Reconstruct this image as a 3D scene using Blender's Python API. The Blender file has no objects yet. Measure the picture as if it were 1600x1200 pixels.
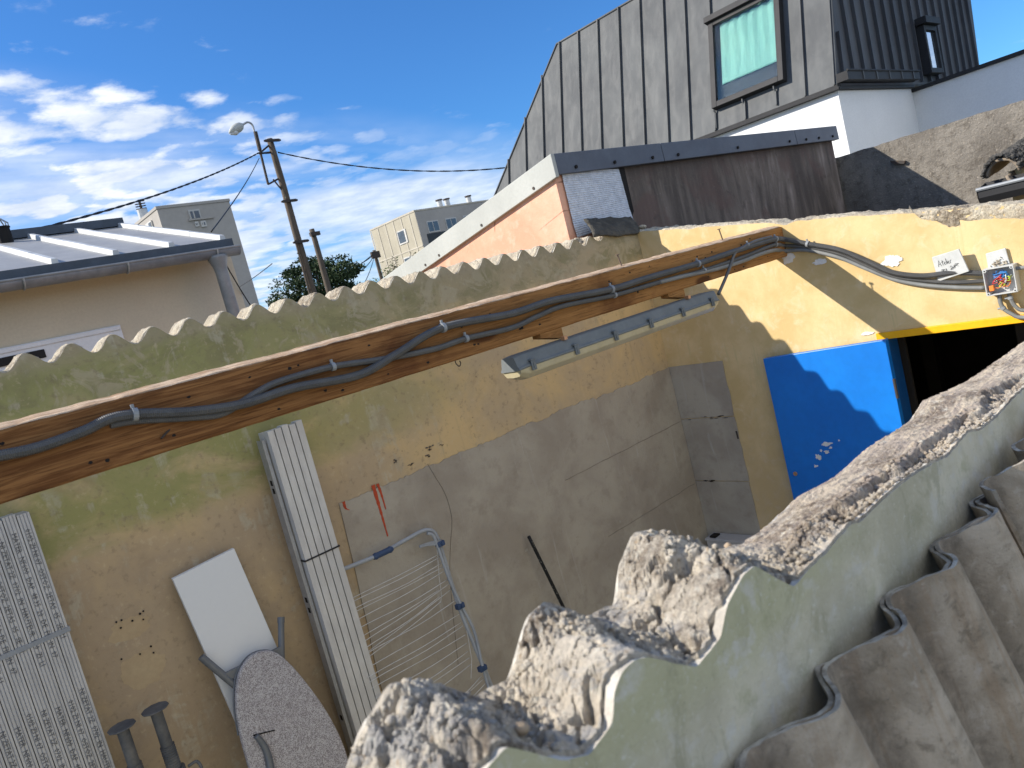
import bpy, math, random
import numpy as np
from mathutils import Vector, Matrix, noise
random.seed(7)
S = bpy.context.scene
COL = S.collection
R = math.radians

# ------------------------------------------------------------------ camera
YAW, PITCH, ROLL, FPX = R(49.02), R(-6.47), R(-14.42), 1200.0
_f = np.array([math.cos(PITCH)*math.cos(YAW), math.cos(PITCH)*math.sin(YAW), math.sin(PITCH)])
_r = np.array([math.sin(YAW), -math.cos(YAW), 0.0]); _u = np.cross(_r, _f)
_c, _s = math.cos(ROLL), math.sin(ROLL)
RT, UP = _c*_r + _s*_u, -_s*_r + _c*_u
cam = bpy.data.cameras.new('camera'); camo = bpy.data.objects.new('camera', cam); COL.objects.link(camo)
camo.matrix_world = Matrix(((RT[0], UP[0], -_f[0], 0), (RT[1], UP[1], -_f[1], 0), (RT[2], UP[2], -_f[2], 0), (0, 0, 0, 1)))
cam.sensor_width = 36; cam.lens = 27.0; cam.clip_start = 0.02; cam.clip_end = 2000
cam.dof.use_dof = True; cam.dof.focus_distance = 3.6; cam.dof.aperture_fstop = 9
S.camera = camo

# ------------------------------------------------------------------ sun, sky, exposure
SUN = Vector((0.65, -0.53, -0.545)).normalized()
EL = math.asin(-SUN.z); 
sl = bpy.data.lights.new('sun', 'SUN'); sl.energy = 4.9; sl.angle = R(0.53); sl.color = (1.0, 0.93, 0.82)
so = bpy.data.objects.new('sun', sl); COL.objects.link(so)
so.rotation_euler = SUN.to_track_quat('-Z', 'Y').to_euler(); so.location = (-6, 6, 8)
W = bpy.data.worlds.new('World'); S.world = W; W.use_nodes = True
SKY_STR = 0.115
S.view_settings.view_transform = 'Standard'; S.view_settings.look = 'None'
S.view_settings.gamma = 1; S.view_settings.use_curve_mapping = False
S.view_settings.exposure = 0.52


class NT:
    """short hand for node trees"""
    def __init__(s, tree): s.t = tree; s.n = tree.nodes; s.l = tree.links
    def new(s, typ, **kw):
        n = s.n.new(typ)
        for k, v in kw.items(): setattr(n, k, v)
        return n
    def put(s, sock, v):
        if v is None: return
        if isinstance(v, bpy.types.NodeSocket): s.l.new(v, sock)
        elif isinstance(v, (tuple, list)) and len(v) == 3 and sock.type == 'RGBA': sock.default_value = (*v, 1)
        else: sock.default_value = v
    def noise(s, vec, scale=5, detail=6, rough=.6, dist=0, out='Fac'):
        n = s.new('ShaderNodeTexNoise'); s.put(n.inputs['Vector'], vec)
        n.inputs['Scale'].default_value = scale; n.inputs['Detail'].default_value = detail
        n.inputs['Roughness'].default_value = rough; n.inputs['Distortion'].default_value = dist
        return n.outputs[out]
    def voro(s, vec, scale=5, feature='F1', out='Distance'):
        n = s.new('ShaderNodeTexVoronoi', feature=feature); s.put(n.inputs['Vector'], vec)
        n.inputs['Scale'].default_value = scale; return n.outputs[out]
    def math(s, op, a, b=0.0, c=None, clamp=False):
        n = s.new('ShaderNodeMath', operation=op, use_clamp=clamp)
        s.put(n.inputs[0], a); s.put(n.inputs[1], b)
        if c is not None: s.put(n.inputs[2], c)
        return n.outputs[0]
    def mix(s, f, a, b, mode='MIX'):
        n = s.new('ShaderNodeMix', data_type='RGBA', blend_type=mode)
        s.put(n.inputs[0], f); s.put(n.inputs[6], a); s.put(n.inputs[7], b); return n.outputs[2]
    def step(s, v, a, b, lo=0.0, hi=1.0):
        n = s.new('ShaderNodeMapRange', interpolation_type='SMOOTHSTEP'); n.clamp = True
        s.put(n.inputs[0], v)
        if a <= b: vals = (a, b, lo, hi)
        else: vals = (b, a, hi, lo)
        for i, q in enumerate(vals): n.inputs[1+i].default_value = q
        return n.outputs[0]
    def scale(s, vec, sc):
        n = s.new('ShaderNodeVectorMath', operation='MULTIPLY'); s.put(n.inputs[0], vec); n.inputs[1].default_value = sc
        return n.outputs[0]
    def sep(s, vec):
        n = s.new('ShaderNodeSeparateXYZ'); s.put(n.inputs[0], vec); return n.outputs
    def dot(s, vec, d):
        n = s.new('ShaderNodeVectorMath', operation='DOT_PRODUCT'); s.put(n.inputs[0], vec); n.inputs[1].default_value = d
        return n.outputs['Value']


def sky():
    t = NT(W.node_tree); t.n.clear()
    sk = t.new('ShaderNodeTexSky', sky_type='NISHITA', sun_disc=False)
    sk.sun_elevation = EL; sk.sun_rotation = math.atan2(-SUN.x, -SUN.y)
    sk.air_density = 1.0; sk.dust_density = 0.4; sk.ozone_density = 2.2; sk.altitude = 50
    v = t.new('ShaderNodeTexCoord').outputs['Generated']
    x, y, z = t.sep(v)
    # cloud layer: the view ray meets a flat sheet high above
    zz = t.math('MAXIMUM', t.math('ADD', z, 0.10), 0.03)
    cv = t.new('ShaderNodeCombineXYZ'); t.put(cv.inputs[0], t.math('DIVIDE', x, zz)); t.put(cv.inputs[1], t.math('DIVIDE', y, zz))
    p = cv.outputs[0]
    m = t.math('MAXIMUM', t.dot(v, (-0.132, 0.396, -0.909)), t.step(y, 0.10, -.35, -.4, .10))  # unseen cloud behind the camera is added to whiten the fill in shade
    warp = t.noise(p, 1.4, 3, .5)
    big = t.noise(t.scale(p, (1.0, 0.8, 1)), 0.75, 3, .5, .2)
    wv = t.new('ShaderNodeVectorMath', operation='ADD'); t.put(wv.inputs[0], t.scale(p, (1.0, 1.35, 1)))
    wn_ = t.new('ShaderNodeTexNoise'); t.put(wn_.inputs['Vector'], p); wn_.inputs['Scale'].default_value = 5; wn_.inputs['Detail'].default_value = 6; wn_.inputs['Roughness'].default_value = .6
    t.put(wv.inputs[1], t.scale(wn_.outputs['Color'], (.32, .32, 0)))
    vn = t.new('ShaderNodeTexVoronoi', feature='SMOOTH_F1'); t.put(vn.inputs['Vector'], wv.outputs[0]); vn.inputs['Scale'].default_value = 5.5; vn.inputs['Smoothness'].default_value = .35
    puff = t.math('ADD', t.math('MULTIPLY', t.math('SUBTRACT', .95, vn.outputs['Distance']), .42), t.math('MULTIPLY', t.noise(t.scale(p, (1.25, 1.15, 1)), 4.6, 7, .6, .2), .52))
    f1 = t.math('ADD', t.math('MULTIPLY', puff, 0.72), t.math('MULTIPLY', big, 0.42))
    left = t.step(x, 0.62, 0.33)
    thr = t.math('ADD', t.step(m, -0.04, 0.05, 0.22, 0.0), t.math('MULTIPLY', t.math('SUBTRACT', 1.0, left), 0.02))
    d1 = t.step(t.math('SUBTRACT', f1, thr), 0.40, 0.57)
    soft = t.noise(t.scale(p, (0.6, 1.1, 1)), 0.9, 5, .52, .6)
    d2 = t.math('MULTIPLY', t.step(soft, 0.36, 0.62, 0, .72), t.step(m, -0.01, 0.09))
    wisp = t.math('MULTIPLY', t.step(t.noise(t.scale(p, (2.2, .7, 1)), 1.1, 8, .7, 1.0), 0.60, 0.85, 0, .3), t.step(m, -0.16, -0.03))
    low = t.step(z, 0.16, 0.0, 0, .5)
    dens = t.math('MAXIMUM', t.math('MAXIMUM', t.math('MULTIPLY', d1, t.math('ADD', t.math('MULTIPLY', left, .75), .25)), d2), t.math('MAXIMUM', wisp, t.math('MULTIPLY', low, t.step(m, 0, .15))))
    shade = t.step(t.noise(p, 5.0, 6, .6), .3, .75)
    cc = t.mix(shade, (4.3, 4.9, 5.9), (6.9, 7.1, 7.4))
    blue = t.mix(1.0, sk.outputs[0], (0.32, .68, 1.08), 'MULTIPLY')
    c = t.mix(dens, blue, cc)
    bg = t.new('ShaderNodeBackground'); t.put(bg.inputs[0], c); bg.inputs[1].default_value = SKY_STR
    o = t.new('ShaderNodeOutputWorld'); t.l.new(bg.outputs[0], o.inputs[0])
sky()


# ------------------------------------------------------------------ pixel -> point helpers
def ray(px):
    x, y = px
    return RT*((x-800)/FPX) - UP*((y-600)/FPX) + _f
def Q(px, ax, v):
    d = ray(px); return Vector(d*(v/d['xyz'.index(ax)]))
def QP(px, p0, n):
    d = Vector(ray(px)); n = Vector(n); return d*(Vector(p0).dot(n)/d.dot(n))


# ------------------------------------------------------------------ materials
def material(name, fn, rough=.85, metal=0.0, spec=.3):
    m = bpy.data.materials.new(name); m.use_nodes = True
    t = NT(m.node_tree); b = t.n['Principled BSDF']
    b.inputs['Roughness'].default_value = rough; b.inputs['Metallic'].default_value = metal
    b.inputs['Specular IOR Level'].default_value = spec
    pos = t.new('ShaderNodeNewGeometry').outputs['Position']
    obj = t.new('ShaderNodeTexCoord').outputs['Object']
    r = fn(t, pos, obj)
    if isinstance(r, tuple) and len(r) == 2: col, hgt = r
    else: col, hgt = r, None
    t.put(b.inputs['Base Color'], col)
    if hgt is not None:
        bp = t.new('ShaderNodeBump'); bp.inputs['Strength'].default_value = hgt[1]; bp.inputs['Distance'].default_value = hgt[2]
        t.put(bp.inputs['Height'], hgt[0]); t.l.new(bp.outputs[0], b.inputs['Normal'])
        if len(hgt) > 3: t.put(b.inputs['Roughness'], hgt[3])
    return m

def simple(name, c1, c2=None, sc=8, rough=.7, metal=0, bump=.25, dist=.002, bsc=60, spec=.3, lo=.35, hi=.65, stretch=(1, 1, 1), local=False, speck=.25):
    c2 = c2 or tuple(q*.78 for q in c1)
    def fn(t, pos, obj):
        v = t.scale(obj if local else pos, stretch)
        n = t.noise(v, sc, 8, .65)
        c = t.mix(t.step(n, lo, hi), c2, c1)
        sp = t.noise(v, bsc, 4, .6)
        c = t.mix(t.step(sp, .35, .7, 0, speck), c, tuple(q*.7 for q in c1))
        return c, (t.math('ADD', sp, t.math('MULTIPLY', n, 2)), bump, dist)
    return material(name, fn, rough, metal, spec)

def mat_wall_a(t, pos, obj):
    x, y, z = t.sep(pos)
    n1 = t.noise(pos, 2.2, 8, .62, .3); n2 = t.noise(pos, 7, 8, .65, .4); n3 = t.noise(pos, 40, 6, .65)
    st = t.noise(t.scale(pos, (14, 14, 1.2)), 1.6, 6, .6, .4)
    yel = (.60, .44, .225); tan = (.47, .365, .23); brown = (.385, .293, .19); grn = (.29, .285, .11); pale = (.50, .46, .35)
    c = t.mix(t.step(n1, .4, .62), tan, yel)
    # ochre is cleaner to the right, browner low on the left
    low = t.math('MULTIPLY', t.step(z, -.30, -.60), t.step(x, 1.9, 1.1))
    c = t.mix(t.math('MULTIPLY', low, t.step(n2, .3, .62, .6, 1.0)), c, brown)
    c = t.mix(t.math('MULTIPLY', t.step(z, -.02, .06), t.step(n1, .3, .6, .45, .9)), c, (.36, .30, .185))
    # algae just under the beam and along the top
    b1 = t.noise(t.scale(pos, (1, 1, 1.8)), 3.6, 9, .66, .8); b2 = t.noise(pos, 1.3, 5, .55)
    zn = t.math('ADD', z, t.math('MULTIPLY', t.math('SUBTRACT', b1, .5), .24))
    band = t.math('MULTIPLY', t.step(zn, -.49, -.37), t.step(t.math('ADD', x, t.math('MULTIPLY', b2, 1.4)), 3.0, 1.7))
    g = t.math('MULTIPLY', band, t.step(t.math('ADD', t.math('MULTIPLY', b2, .45), t.math('MULTIPLY', b1, .55)), .33, .50, .15, .95))
    c = t.mix(g, c, grn)
    up = t.step(z, -.05, .05)
    c = t.mix(t.math('MULTIPLY', up, t.step(b1, .45, .58, .05, .7)), c, (.225, .205, .10))
    c = t.mix(t.math('MULTIPLY', up, t.step(t.noise(pos, 6.5, 9, .7, 1.0), .52, .60, 0, .7)), c, (.42, .36, .24))
    c = t.mix(t.math('MULTIPLY', t.step(z, .10, .17), t.step(n2, .35, .6, .2, .7)), c, (.37, .31, .21))
    c = t.mix(t.math('MULTIPLY', t.math('MULTIPLY', t.step(t.math('ADD', t.math('MULTIPLY', n2, .6), t.math('MULTIPLY', st, .4)), .53, .60), t.step(b1, .42, .56)), t.step(x, 2.4, 1.4, .1, .6)), c, pale)
    c = t.mix(t.math('MULTIPLY', t.step(st, .56, .74, 0, .30), t.step(b2, .4, .6)), c, (.23, .18, .10))
    c = t.mix(t.step(n2, .56, .70, 0, .35), c, (.27, .20, .12))
    c = t.mix(t.step(n3, .55, .70, 0, .42), c, (.20, .155, .10))
    c = t.mix(t.step(n3, .42, .30, 0, .30), c, (.60, .49, .32))
    dots = t.math('MULTIPLY', t.step(t.voro(pos, 11), .05, .03), t.step(n2, .52, .6))
    c = t.mix(t.math('MULTIPLY', dots, .7), c, (.09, .06, .04))
    h = t.math('ADD', t.math('MULTIPLY', n3, .6), t.math('ADD', t.math('MULTIPLY', n2, 2.0), t.math('MULTIPLY', n1, 3)))
    return c, (h, .35, .006)

def mat_wall_b(t, pos, obj):
    x, y, z = t.sep(pos)
    n1 = t.noise(pos, 3, 8, .62, .3); n2 = t.noise(pos, 11, 8, .68, .5); n3 = t.noise(pos, 60, 6, .65)
    st = t.noise(t.scale(pos, (16, 16, 1.6)), 2.2, 6, .65, .6)
    c = t.mix(t.step(n1, .38, .62), (.575, .42, .195), (.69, .52, .275))
    c = t.mix(t.step(n2, .52, .68, 0, .45), c, (.70, .58, .38))
    c = t.mix(t.math('MULTIPLY', t.step(st, .52, .66), t.step(n1, .42, .6, 0, .55)), c, (.52, .43, .21))
    c = t.mix(t.math('MULTIPLY', t.step(z, -.75, -1.4), t.step(n2, .3, .7, .2, .5)), c, (.50, .38, .24))
    c = t.mix(t.step(n3, .60, .74, 0, .35), c, (.42, .31, .16))
    dots = t.math('MULTIPLY', t.step(t.voro(pos, 17), .045, .025), t.step(n2, .54, .6))
    c = t.mix(t.math('MULTIPLY', dots, .75), c, (.10, .07, .05))
    h = t.math('ADD', t.math('MULTIPLY', n3, .5), t.math('ADD', t.math('MULTIPLY', n2, 1.6), t.math('MULTIPLY', st, 1.0)))
    return c, (h, .30, .005)

def mat_gray(t, pos, obj):
    n1 = t.noise(pos, 3, 8, .6, .3); n2 = t.noise(pos, 14, 8, .65); n3 = t.noise(pos, 90, 5, .6)
    st = t.noise(t.scale(pos, (14, 14, 1.1)), 2.0, 6, .6, .5)
    c = t.mix(t.step(n1, .36, .64), (.33, .29, .235), (.42, .38, .31))
    c = t.mix(t.step(n2, .5, .7, 0, .4), c, (.25, .215, .17))
    c = t.mix(t.step(st, .60, .74, 0, .42), c, (.50, .48, .44))
    c = t.mix(t.step(n3, .62, .75, 0, .3), c, (.16, .14, .12))
    return c, (t.math('ADD', n3, t.math('MULTIPLY', n2, 2.5)), .3, .004)

def mat_mortar(c1, c2, dark, sc=1.0, bumpd=.004, skin=None, bed=False):
    def fn(t, pos, obj):
        n0 = t.noise(pos, 5*sc, 6, .6, .6); n1 = t.noise(pos, 16*sc, 9, .7, .4); n2 = t.noise(pos, 60*sc, 9, .8); n3 = t.noise(pos, 300*sc, 4, .75)
        c = t.mix(t.step(n1, .40, .60), c2, c1)
        if skin: c = t.mix(t.step(t.noise(pos, 7*sc, 7, .7, 1.2), .50, .58, 0, .85), c, skin)
        if bed:   # the old tile bed along the right run is browner, streaked lengthwise
            x, y, z = t.sep(pos); ls = t.noise(t.scale(pos, (5, 40, 5)), 2.0, 7, .65, .8)
            bc = t.mix(t.step(ls, .42, .60), (.45, .37, .31), (.74, .62, .47))
            c = t.mix(t.math('MULTIPLY', t.step(x, .76, .84), t.step(t.math('ADD', y, t.math('MULTIPLY', n1, .05)), .505, .53, .25, .9)), c, bc)
        c = t.mix(t.math('MULTIPLY', t.step(n0, .46, .60), t.step(n2, .42, .58, .15, .9)), c, dark)
        c = t.mix(t.step(n2, .58, .66, 0, .65), c, tuple(q*.7 for q in dark))
        c = t.mix(t.step(n3, .58, .68, 0, .6), c, tuple(q*.5 for q in dark))
        c = t.mix(t.step(n2, .46, .34, 0, .55), c, tuple(min(.85, q*1.25) for q in c1))
        g = t.math('MULTIPLY', t.step(t.voro(pos, 75*sc), .24, .14), t.step(n1, .47, .56))
        c = t.mix(t.math('MULTIPLY', g, .7), c, (.48, .35, .22))
        vd = t.voro(pos, 120*sc)
        h = t.math('ADD', t.math('MULTIPLY', n1, 2), t.math('ADD', t.math('MULTIPLY', n2, 3.0), t.math('ADD', t.math('MULTIPLY', n3, 1.5), t.math('MULTIPLY', vd, -1.2))))
        return c, (h, .9, bumpd)
    return fn

def mat_wall_c(t, pos, obj):
    x, y, z = t.sep(pos)
    n1 = t.noise(pos, 6, 8, .62, .4); n2 = t.noise(pos, 26, 8, .65); n3 = t.noise(pos, 150, 5, .65)
    c = t.mix(t.step(n1, .38, .64), (.50, .455, .325), (.67, .61, .465))
    up = t.math('MULTIPLY', t.step(t.math('ADD', z, t.math('MULTIPLY', n1, .10)), -.40, -.335), t.step(x, 1.0, .72))
    c = t.mix(t.math('MULTIPLY', up, .8), c, (.50, .475, .29))
    c = t.mix(t.math('MULTIPLY', t.step(n2, .52, .68), t.step(n1, .45, .6, .1, .5)), c, (.38, .37, .20))
    c = t.mix(t.math('MULTIPLY', t.step(n2, .47, .36), t.step(n1, .40, .55, .2, .8)), c, (.62, .585, .50))
    c = t.mix(t.step(t.noise(t.scale(pos, (1, 1, .45)), 9, 8, .7, .8), .53, .64, 0, .55), c, (.33, .31, .20))
    c = t.mix(t.step(n3, .62, .74, 0, .4), c, (.22, .22, .16))
    dots = t.math('MULTIPLY', t.step(t.voro(pos, 34), .055, .03), t.step(n2, .54, .6))
    c = t.mix(t.step(n3, .42, .30, 0, .5), c, (.70, .68, .60))
    sc_ = t.noise(t.scale(pos, (40, 4, 8)), 2.2, 6, .7, 1.2)
    c = t.mix(t.step(sc_, .62, .70, 0, .5), c, (.68, .66, .58))
    c = t.mix(t.math('MULTIPLY', dots, .85), c, (.06, .055, .04))
    return c, (t.math('ADD', n3, t.math('MULTIPLY', n2, 2.5)), .5, .0025)

def mat_sheet(t, pos, obj):
    n1 = t.noise(pos, 7, 8, .62, .5); n2 = t.noise(pos, 30, 8, .7, .3); n3 = t.noise(pos, 190, 5, .65)
    x, y, z = t.sep(pos)
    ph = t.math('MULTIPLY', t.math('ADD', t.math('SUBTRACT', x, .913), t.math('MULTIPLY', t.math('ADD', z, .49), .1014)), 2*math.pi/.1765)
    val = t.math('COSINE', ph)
    st = t.noise(t.scale(pos, (30, 6, 2.5)), 1.3, 7, .65, .4)
    c = t.mix(t.step(n1, .38, .62), (.33, .265, .19), (.54, .445, .335))
    c = t.mix(t.step(st, .5, .64, 0, .5), c, (.36, .24, .14))
    c = t.mix(t.step(n2, .54, .68, 0, .6), c, (.155, .125, .085))
    c = t.mix(t.step(n2, .44, .32, 0, .5), c, (.56, .49, .41))
    c = t.mix(t.math('MULTIPLY', t.step(t.math('ADD', val, t.math('MULTIPLY', n1, .8)), .35, 1.3), t.step(n2, .3, .6, .3, .75)), c, (.13, .105, .08))  # dark stain in the hollows, deepened to paint in their shade
    c = t.mix(t.step(n3, .60, .72, 0, .45), c, (.10, .09, .07))
    return c, (t.math('ADD', n3, t.math('MULTIPLY', n2, 2.5)), .6, .003)

def mat_wood(t, pos, obj):
    x, y, z = t.sep(pos)
    g = t.noise(t.scale(pos, (1.3, 26, 26)), 2.6, 8, .62, 1.6)
    g2 = t.noise(t.scale(pos, (3.0, 90, 90)), 3.0, 5, .6, .6)
    n1 = t.noise(pos, 2.6, 6, .6)
    w = t.new('ShaderNodeTexWave', wave_type='RINGS', bands_direction='X'); t.put(w.inputs[0], t.scale(pos, (.35, 4, 4)))
    w.inputs['Scale'].default_value = 3.4; w.inputs['Distortion'].default_value = 7; w.inputs['Detail'].default_value = 3; w.inputs['Detail Scale'].default_value = 1.2
    c = t.mix(t.step(g, .36, .64), (.135, .058, .022), (.275, .135, .052))
    c = t.mix(t.math('MULTIPLY', w.outputs[0], .14), c, (.16, .07, .035))
    c = t.mix(t.step(x, .8, 2.6, .0, .55), c, (.44, .225, .075))
    c = t.mix(t.step(n1, .54, .70, 0, .6), c, (.075, .022, .012))
    c = t.mix(t.step(g2, .53, .66, 0, .65), c, (.07, .03, .014))
    kn = t.voro(t.scale(pos, (2.6, 9, 9)), 1.0)
    c = t.mix(t.step(kn, .20, .10, 0, .85), c, (.07, .028, .015))
    return c, (t.math('ADD', g2, g), .3, .003)

def mat_stained(t, pos, obj):
    x, y, z = t.sep(pos)
    n1 = t.noise(pos, 2.4, 8, .6, .5); n2 = t.noise(pos, 12, 9, .7, .4); n3 = t.noise(pos, 70, 6, .7)
    st = t.noise(t.scale(pos, (5, 5, .7)), 1.7, 7, .65, .5)
    st2 = t.noise(t.scale(pos, (2.2, 2.2, .55)), 1.2, 8, .62, 1.0); mx = t.math('ADD', t.math('MULTIPLY', st, .35), t.math('MULTIPLY', st2, .65))
    c = t.mix(t.step(mx, .42, .56), (.10, .083, .072), (.20, .165, .14))
    c = t.mix(t.math('MULTIPLY', t.step(mx, .53, .62), .7), c, (.40, .335, .30))
    c = t.mix(t.step(n1, .50, .62, 0, .7), c, (.15, .100, .085))
    c = t.mix(t.step(z, .42, .60, 0, .6), c, (.12, .095, .085))
    c = t.mix(t.step(n2, .54, .7, 0, .6), c, (.085, .068, .06))
    c = t.mix(t.step(n3, .6, .72, 0, .4), c, (.42, .37, .33))
    return c, (t.math('ADD', n3, t.math('MULTIPLY', n2, 2)), .4, .008)

def mat_roughcast(t, pos, obj):
    n1 = t.noise(pos, 2.2, 8, .6, .4); n2 = t.noise(pos, 17, 9, .75); n3 = t.noise(pos, 60, 7, .7)
    c = t.mix(t.step(n1, .36, .64), (.17, .152, .13), (.27, .245, .21))
    c = t.mix(t.step(n2, .48, .66, 0, .65), c, (.095, .080, .064))
    c = t.mix(t.step(n3, .42, .32, 0, .75), c, (.46, .40, .33))
    c = t.mix(t.step(n3, .58, .70, 0, .6), c, (.07, .06, .05))
    return c, (t.math('ADD', n3, t.math('MULTIPLY', n2, 2)), .8, .012)

def mat_pink(t, pos, obj):
    n1 = t.noise(pos, 2.5, 8, .6, .4); n2 = t.noise(pos, 14, 8, .65); n3 = t.noise(pos, 60, 5, .6)
    c = t.mix(t.step(n1, .38, .62), (.70, .355, .235), (.78, .44, .305))
    c = t.mix(t.step(n2, .5, .68, 0, .4), c, (.80, .55, .42))
    e = t.voro(t.scale(pos, (1, 1, 2.4)), 1.5, 'DISTANCE_TO_EDGE')
    c = t.mix(t.math('MULTIPLY', t.step(e, .012, .004), t.step(n1, .5, .56, 0, .7)), c, (.20, .09, .06))
    return c, (t.math('ADD', n3, t.math('MULTIPLY', n2, 2)), .3, .006)

def mat_zinc(c1, c2, spots):
    def fn(t, pos, obj):
        n1 = t.noise(pos, 1.2, 7, .6, .4); st = t.noise(t.scale(pos, (5, 5, .6)), 1.8, 7, .65, .4); n3 = t.noise(pos, 22, 6, .7)
        c = t.mix(t.step(n1, .36, .64), c1, c2)
        c = t.mix(t.step(st, .56, .72, 0, .22), c, tuple(min(1, q*1.4) for q in c2))
        c = t.mix(t.step(n3, .66, .76, 0, spots), c, (.62, .63, .62))
        return c, (n1, .2, .02, t.step(st, .3, .7, .55, .7))
    return fn

def mat_cover(t, pos, obj):
    e = t.voro(obj, 120, 'F1'); w = t.noise(obj, 150, 2, .5, 2.5); w2 = t.noise(obj, 4, 4, .6)
    c = t.mix(t.step(w, .47, .53), (.23, .205, .205), (.50, .48, .47))
    c = t.mix(t.step(w2, .5, .8, 0, .3), c, (.30, .25, .25))
    return c, (w, .25, .001)

def mat_speckle(t, pos, obj):
    n = t.noise(pos, 90, 5, .7)
    return t.mix(t.step(n, .60, .68), (.012, .012, .012), (.50, .48, .42)), (n, .2, .001)

M = {}
M['wall_a'] = material('ochre mossy render', mat_wall_a)
M['wall_b'] = material('yellow painted render', mat_wall_b)
M['gray'] = material('grey cement render', mat_gray)
M['crest_c'] = material('broken roof mortar', mat_mortar((.84, .745, .60), (.66, .58, .465), (.22, .17, .125), 1.0, .004, (.50, .48, .45), True), .95)
M['crest_a'] = material('pale scalloped mortar', mat_mortar((.80, .71, .55), (.62, .53, .40), (.24, .19, .14), .6, .008), .95)
M['lip'] = simple('pale mortar lip', (.64, .60, .52), (.42, .38, .32), 30, .95, bump=.7, dist=.004, bsc=160)
M['wall_c'] = material('grey green render', mat_wall_c)
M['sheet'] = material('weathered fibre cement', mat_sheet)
M['sheet_edge'] = simple('pale broken sheet edge', (.60, .55, .46), (.20, .17, .135), 28, .95, bump=.6, dist=.003, bsc=200)
M['wood'] = material('brown beam timber', mat_wood, .92, 0, .1)
M['sawn'] = simple('pale sawn edge', (.62, .47, .33), (.33, .20, .11), 9, .9, stretch=(1.2, 6, 6), bump=.5, dist=.004)
M['stained'] = material('black stained render', mat_stained, .95)
M['roughcast'] = material('grey roughcast', mat_roughcast, .95)
M['pink'] = material('salmon painted render', mat_pink)
M['zinc'] = material('standing seam zinc', mat_zinc((.078, .082, .086), (.108, .113, .115), .18), .6, .0, .2)
M['zinc_dark'] = material('anthracite zinc', mat_zinc((.06, .063, .07), (.08, .083, .09), .0), .5, .1, .4)
M['coping'] = simple('slate blue coping', (.11, .125, .155), (.085, .095, .12), 4, .55, bump=.1, spec=.4)
M['rake'] = simple('pale grey rake board', (.50, .51, .475), (.43, .44, .41), 2, .6, bump=.1)
M['white'] = simple('white render', (.80, .80, .785), (.76, .76, .75), 1.5, .9, bump=.12, dist=.003)
M['roof_l'] = simple('pale zinc roof sheet', (.37, .365, .35), (.31, .305, .295), 3, .5, .1, bump=.1, bsc=30, spec=.4)
M['roof_edge'] = simple('dark zinc edge', (.075, .095, .125), (.055, .07, .09), 5, .5, .1, bump=.1)
M['batten'] = simple('bright zinc batten', (.58, .59, .58), (.48, .49, .49), 6, .5, .1, bump=.1)
M['gutter'] = simple('zinc gutter', (.27, .285, .30), (.20, .215, .23), 9, .5, .2, bump=.1)
M['beige'] = simple('beige render', (.60, .545, .43), (.55, .50, .395), 1.3, .9, bump=.12, dist=.003)
M['pvc'] = simple('white plastic', (.74, .76, .80), (.68, .70, .74), 5, .4, bump=.02)
M['dark'] = simple('dark gap', (.02, .02, .022), (.015, .015, .015), 5, .8, bump=.02)
M['tower'] = simple('grey concrete panel', (.43, .40, .365), (.375, .35, .32), .25, .95, bump=.05, bsc=3)
M['tower_b'] = simple('beige concrete panel', (.44, .40, .31), (.38, .345, .27), .3, .95, bump=.05, bsc=3)
M['tower_line'] = simple('pale concrete joint', (.56, .51, .42), None, .5, .95, bump=.05)
M['glass'] = simple('far window glass', (.07, .09, .11), (.045, .055, .07), 1.5, .12, bump=.0, spec=.8)
M['glass_pale'] = simple('pale shutter', (.62, .60, .56), None, 1.5, .5, bump=.0)
M['band'] = simple('dark window band', (.045, .055, .06), (.04, .045, .05), 1, .6, bump=.0)
M['pole'] = simple('weathered timber pole', (.135, .105, .08), (.085, .068, .052), 3, .9, stretch=(8, 8, 1), bump=.4)
M['iron'] = simple('dark iron', (.055, .052, .05), (.09, .06, .045), 12, .7, .3, bump=.2)
M['galv'] = simple('galvanised steel', (.42, .43, .44), (.34, .35, .36), 25, .42, .45, bump=.1, spec=.5)
M['stud'] = simple('galvanised stud', (.50, .51, .53), (.40, .41, .43), 30, .42, .35, bump=.1, spec=.5, stretch=(1, 1, .3))
M['stud_w'] = simple('dusty galvanised stud', (.62, .61, .58), (.53, .52, .50), 22, .55, .1, bump=.2, spec=.4, stretch=(1, 1, .3))
M['cable'] = simple('black cable', (.02, .02, .022), None, 20, .6, bump=.1)
M['conduit'] = simple('grey corrugated conduit', (.112, .112, .112), (.085, .086, .087), 14, .5, bump=.05, spec=.4)
M['conduit_l'] = simple('dusty grey conduit', (.215, .22, .215), (.17, .175, .17), 14, .55, bump=.05, spec=.4)
M['clip'] = simple('grey plastic clip', (.30, .32, .34), None, 20, .5, bump=.05)
M['nail'] = simple('rusty nail', (.20, .15, .12), (.12, .08, .06), 80, .6, .5, bump=.1)
M['lamp_g'] = simple('blue grey lamp housing', (.165, .18, .185), (.135, .15, .155), 10, .6, bump=.05, spec=.25)
M['brass'] = simple('copper screw', (.60, .34, .20), None, 50, .4, .6, bump=.05)
M['blue'] = simple('blue door paint', (.003, .185, .66), (.003, .155, .58), 2.2, .4, bump=.2, dist=.002, spec=.5, bsc=25)
M['blue_d'] = simple('blue frame paint', (.004, .085, .31), (.003, .07, .26), 6, .45, bump=.15, spec=.5)
M['lintel'] = simple('orange yellow paint', (.88, .46, .010), (.80, .40, .008), 8, .5, bump=.2)
M['bare'] = simple('bare filler', (.80, .78, .74), (.68, .66, .62), 20, .9, bump=.3)
M['panel'] = simple('white melamine', (.70, .71, .70), (.685, .695, .69), 1.5, .45, bump=0, speck=.04, spec=.4)
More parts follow.
